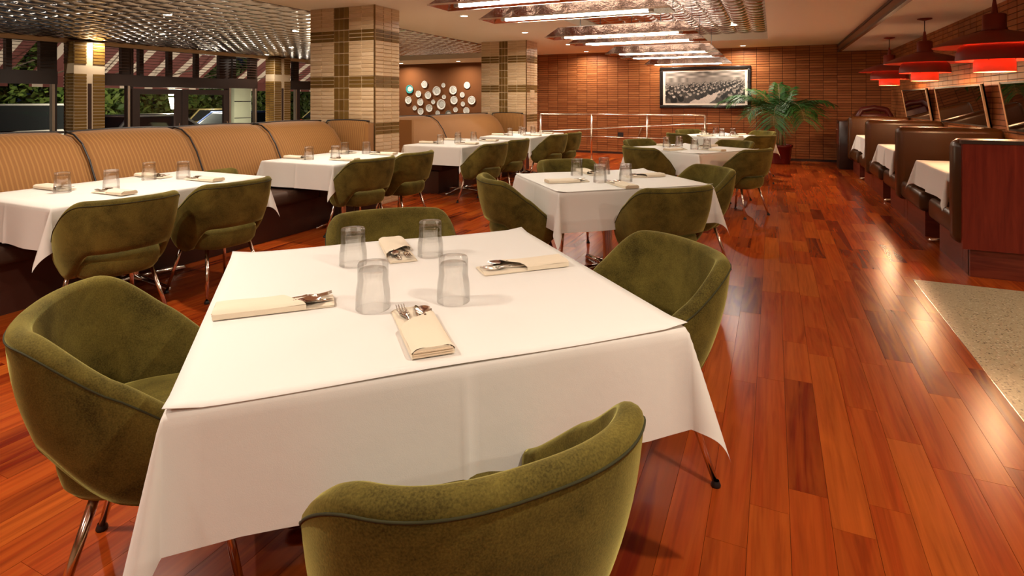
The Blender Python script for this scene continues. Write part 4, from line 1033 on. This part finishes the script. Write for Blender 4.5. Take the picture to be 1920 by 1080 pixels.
def paint(n, c): return mat(n, c, 0.25, .3, coat=.6)
P_S, P_W, P_B, P_R, P_D = paint('silver_paint', (0.35, 0.35, 0.36)), paint('white_paint', (0.62, 0.62, 0.62)), paint('blue_paint', (0.12, 0.22, 0.40)), paint('maroon_paint', (0.16, 0.015, 0.02)), paint('gold_paint', (0.36, 0.30, 0.14))
car('light blue car close outside the left window', -15.9, 5.6, R(90), P_B)
car('maroon car behind the blue one in the left window', -19.5, 6.6, R(78), P_R)
car('white minivan seen left of the entrance doors', -22.6, 11.6, R(80), P_W, 4.9, 1.78, True)
car('silver sedan behind the first door leaf', -17.2, 11.4, R(95), P_S)
car('dark blue car behind the second door leaf', -18.6, 16.2, R(85), paint('navy_paint', (0.05, 0.08, 0.20)))
car('gold car farther out behind the doors', -26, 20.5, R(80), P_D)
car('pale green silver car in the window beside the column', -17.5, 21.4, R(92), P_S)
car('gold car at the right end of the street windows', -23, 26, R(85), P_D)
M_TREE = leaf_mat('tree_leaf', (0.020, 0.045, 0.010), (0.075, 0.105, 0.022)); M_BARK = mat('bark', (0.05, 0.03, 0.02), 0.9)
def tree(label, x, y, h, r, seed):
    rnd = random.Random(seed); t = thing('street_tree', label, 'tree', (x, y, GZ), 0, 'trees beyond the parked cars')
    MB().tube([(0, 0, 0), (.1, .05, h * .4), (0, .1, h * .7)], [.16, .12, .06], 8).build('trunk', M_BARK, t, True)
    mb = MB()
    for _ in range(5200):
        a, b = rnd.uniform(0, 2 * PI), math.acos(rnd.uniform(-1, 1)); q = r * rnd.uniform(.55, 1.0) * (1 + .22 * math.sin(3 * a + seed) * math.sin(2 * b))
        c = Vector((q * math.sin(b) * math.cos(a), q * math.sin(b) * math.sin(a), h * .46 + .80 * q * math.cos(b)))
        e = Vector((rnd.gauss(0, 1), rnd.gauss(0, 1), rnd.gauss(0, 1))).normalized(); f = e.orthogonal().normalized(); s = rnd.uniform(.10, .21)
        mb.add([c - e * s, c + f * s * .5, c + e * s, c - f * s * .5], [(0, 1, 2, 3)])
    o = mb.build('crown', M_TREE, t); o['kind'] = 'stuff'
for k, (x, y, h, r, lab) in enumerate(((-27, 7.5, 5.2, 3.0, 'dense dark tree at the left edge of the left window'), (-27, 13.2, 5.2, 2.9, 'tree seen through the left window beside the nearer pier'), (-29, 18.4, 5.0, 2.7, 'tree behind the white minivan'), (-30, 23.6, 5.2, 2.8, 'tree behind the first door leaf'), (-31, 29, 5.0, 2.8, 'tree behind the second door leaf'), (-33, 35, 5.2, 3.0, 'tree behind the window by the farther pier'), (-34, 42, 5.2, 3.2, 'tree seen beside the column'), (-36, 50, 5.6, 3.4, 'farthest tree, behind the last street window'))): tree(lab, x, y, h, r, 70 + k)
M_LANT = mat('lantern_glow', (1, 1, 1), .5, emit=(1, .86, .62), es=45)
def lantern(label, x, y, zc):
    t = thing('street_lantern', label, 'lamp', (x, y, GZ), 0, 'bright street lanterns')
    MB().tube([(0, 0, 0), (0, 0, zc - GZ - .5)], .05, 10).build('post', M_BLACK, t, True)
    MB().lathe([(0, -.45), (.14, -.45), (.22, -.02), (0, -.02)], 16).build('lower_globe', M_LANT, t, True, (0, 0, zc - GZ)); MB().lathe([(0, .06), (.22, .06), (.22, .34), (0, .34)], 16).build('upper_globe', M_LANT, t, True, (0, 0, zc - GZ))
    MB().lathe([(0, .36), (.28, .36), (.05, .52), (0, .55)], 16).build('cap', M_BLACK, t, True, (0, 0, zc - GZ))
    ld = bpy.data.lights.new('lantern_light', 'POINT'); ld.energy = 1600; ld.color = (1, .86, .6); ld.shadow_soft_size = .3; lo = bpy.data.objects.new('lantern_light', ld); COL.objects.link(lo); lo.parent = t; lo.location = (0.5, -.3, zc - GZ)
lantern('bright lantern between the two door leaves', -20.6, 14.3, 1.52); lantern('bright lantern in the window beside the column', -20.2, 21.2, 1.58)
sgn = thing('utility_box', 'pale green lit cabinet outside the window by the farther pier', 'cabinet', (-15.0, Yw(445, -15.0), GZ))
obj('body', rbox_mesh('body', .5, .62, 2.35, .02, mat('pale_green', (0.50, 0.55, 0.38), .5), 1), None, sgn)
for z in (1.35, 1.85): MB().box(.25, .26, -.31, .31, z, z + .02).build('seam', M_BLACK, sgn)

for y, lab in ((5.0, 'added fill light under the awning left of the nearer pier'), (8.6, 'added fill light under the awning beside the first door leaf'), (11.4, 'added fill light under the awning beside the farther pier'), (14.4, 'added fill light under the last awning')):  # unseen fixtures added to brighten the awnings from below
    t = thing('added_awning_fill', lab, 'light fixture', (XW - .33, y, .30), 0, 'added awning fill lights below the street windows')
    MB().lathe([(0, -.12), (.06, -.12), (.07, .0), (.06, .0), (.055, -.02), (0, -.02)], 20).build('housing', M_BLACK, t, True); MB().lathe([(0, -.012), (.055, -.012)], 20).build('lens', M_LENS, t)
    MB().box(.05, .13, -.02, .02, -.09, -.04).build('bracket', M_BLACK, t)
    ld = bpy.data.lights.new('lamp', 'AREA'); ld.shape = 'DISK'; ld.size = .1; ld.energy = 26; ld.color = WARM; lo = bpy.data.objects.new('lamp', ld); COL.objects.link(lo); lo.parent = t; lo.location = (0, 0, .01); lo.rotation_euler = (PI, R(-22), 0)  # added fill aimed up at the awning
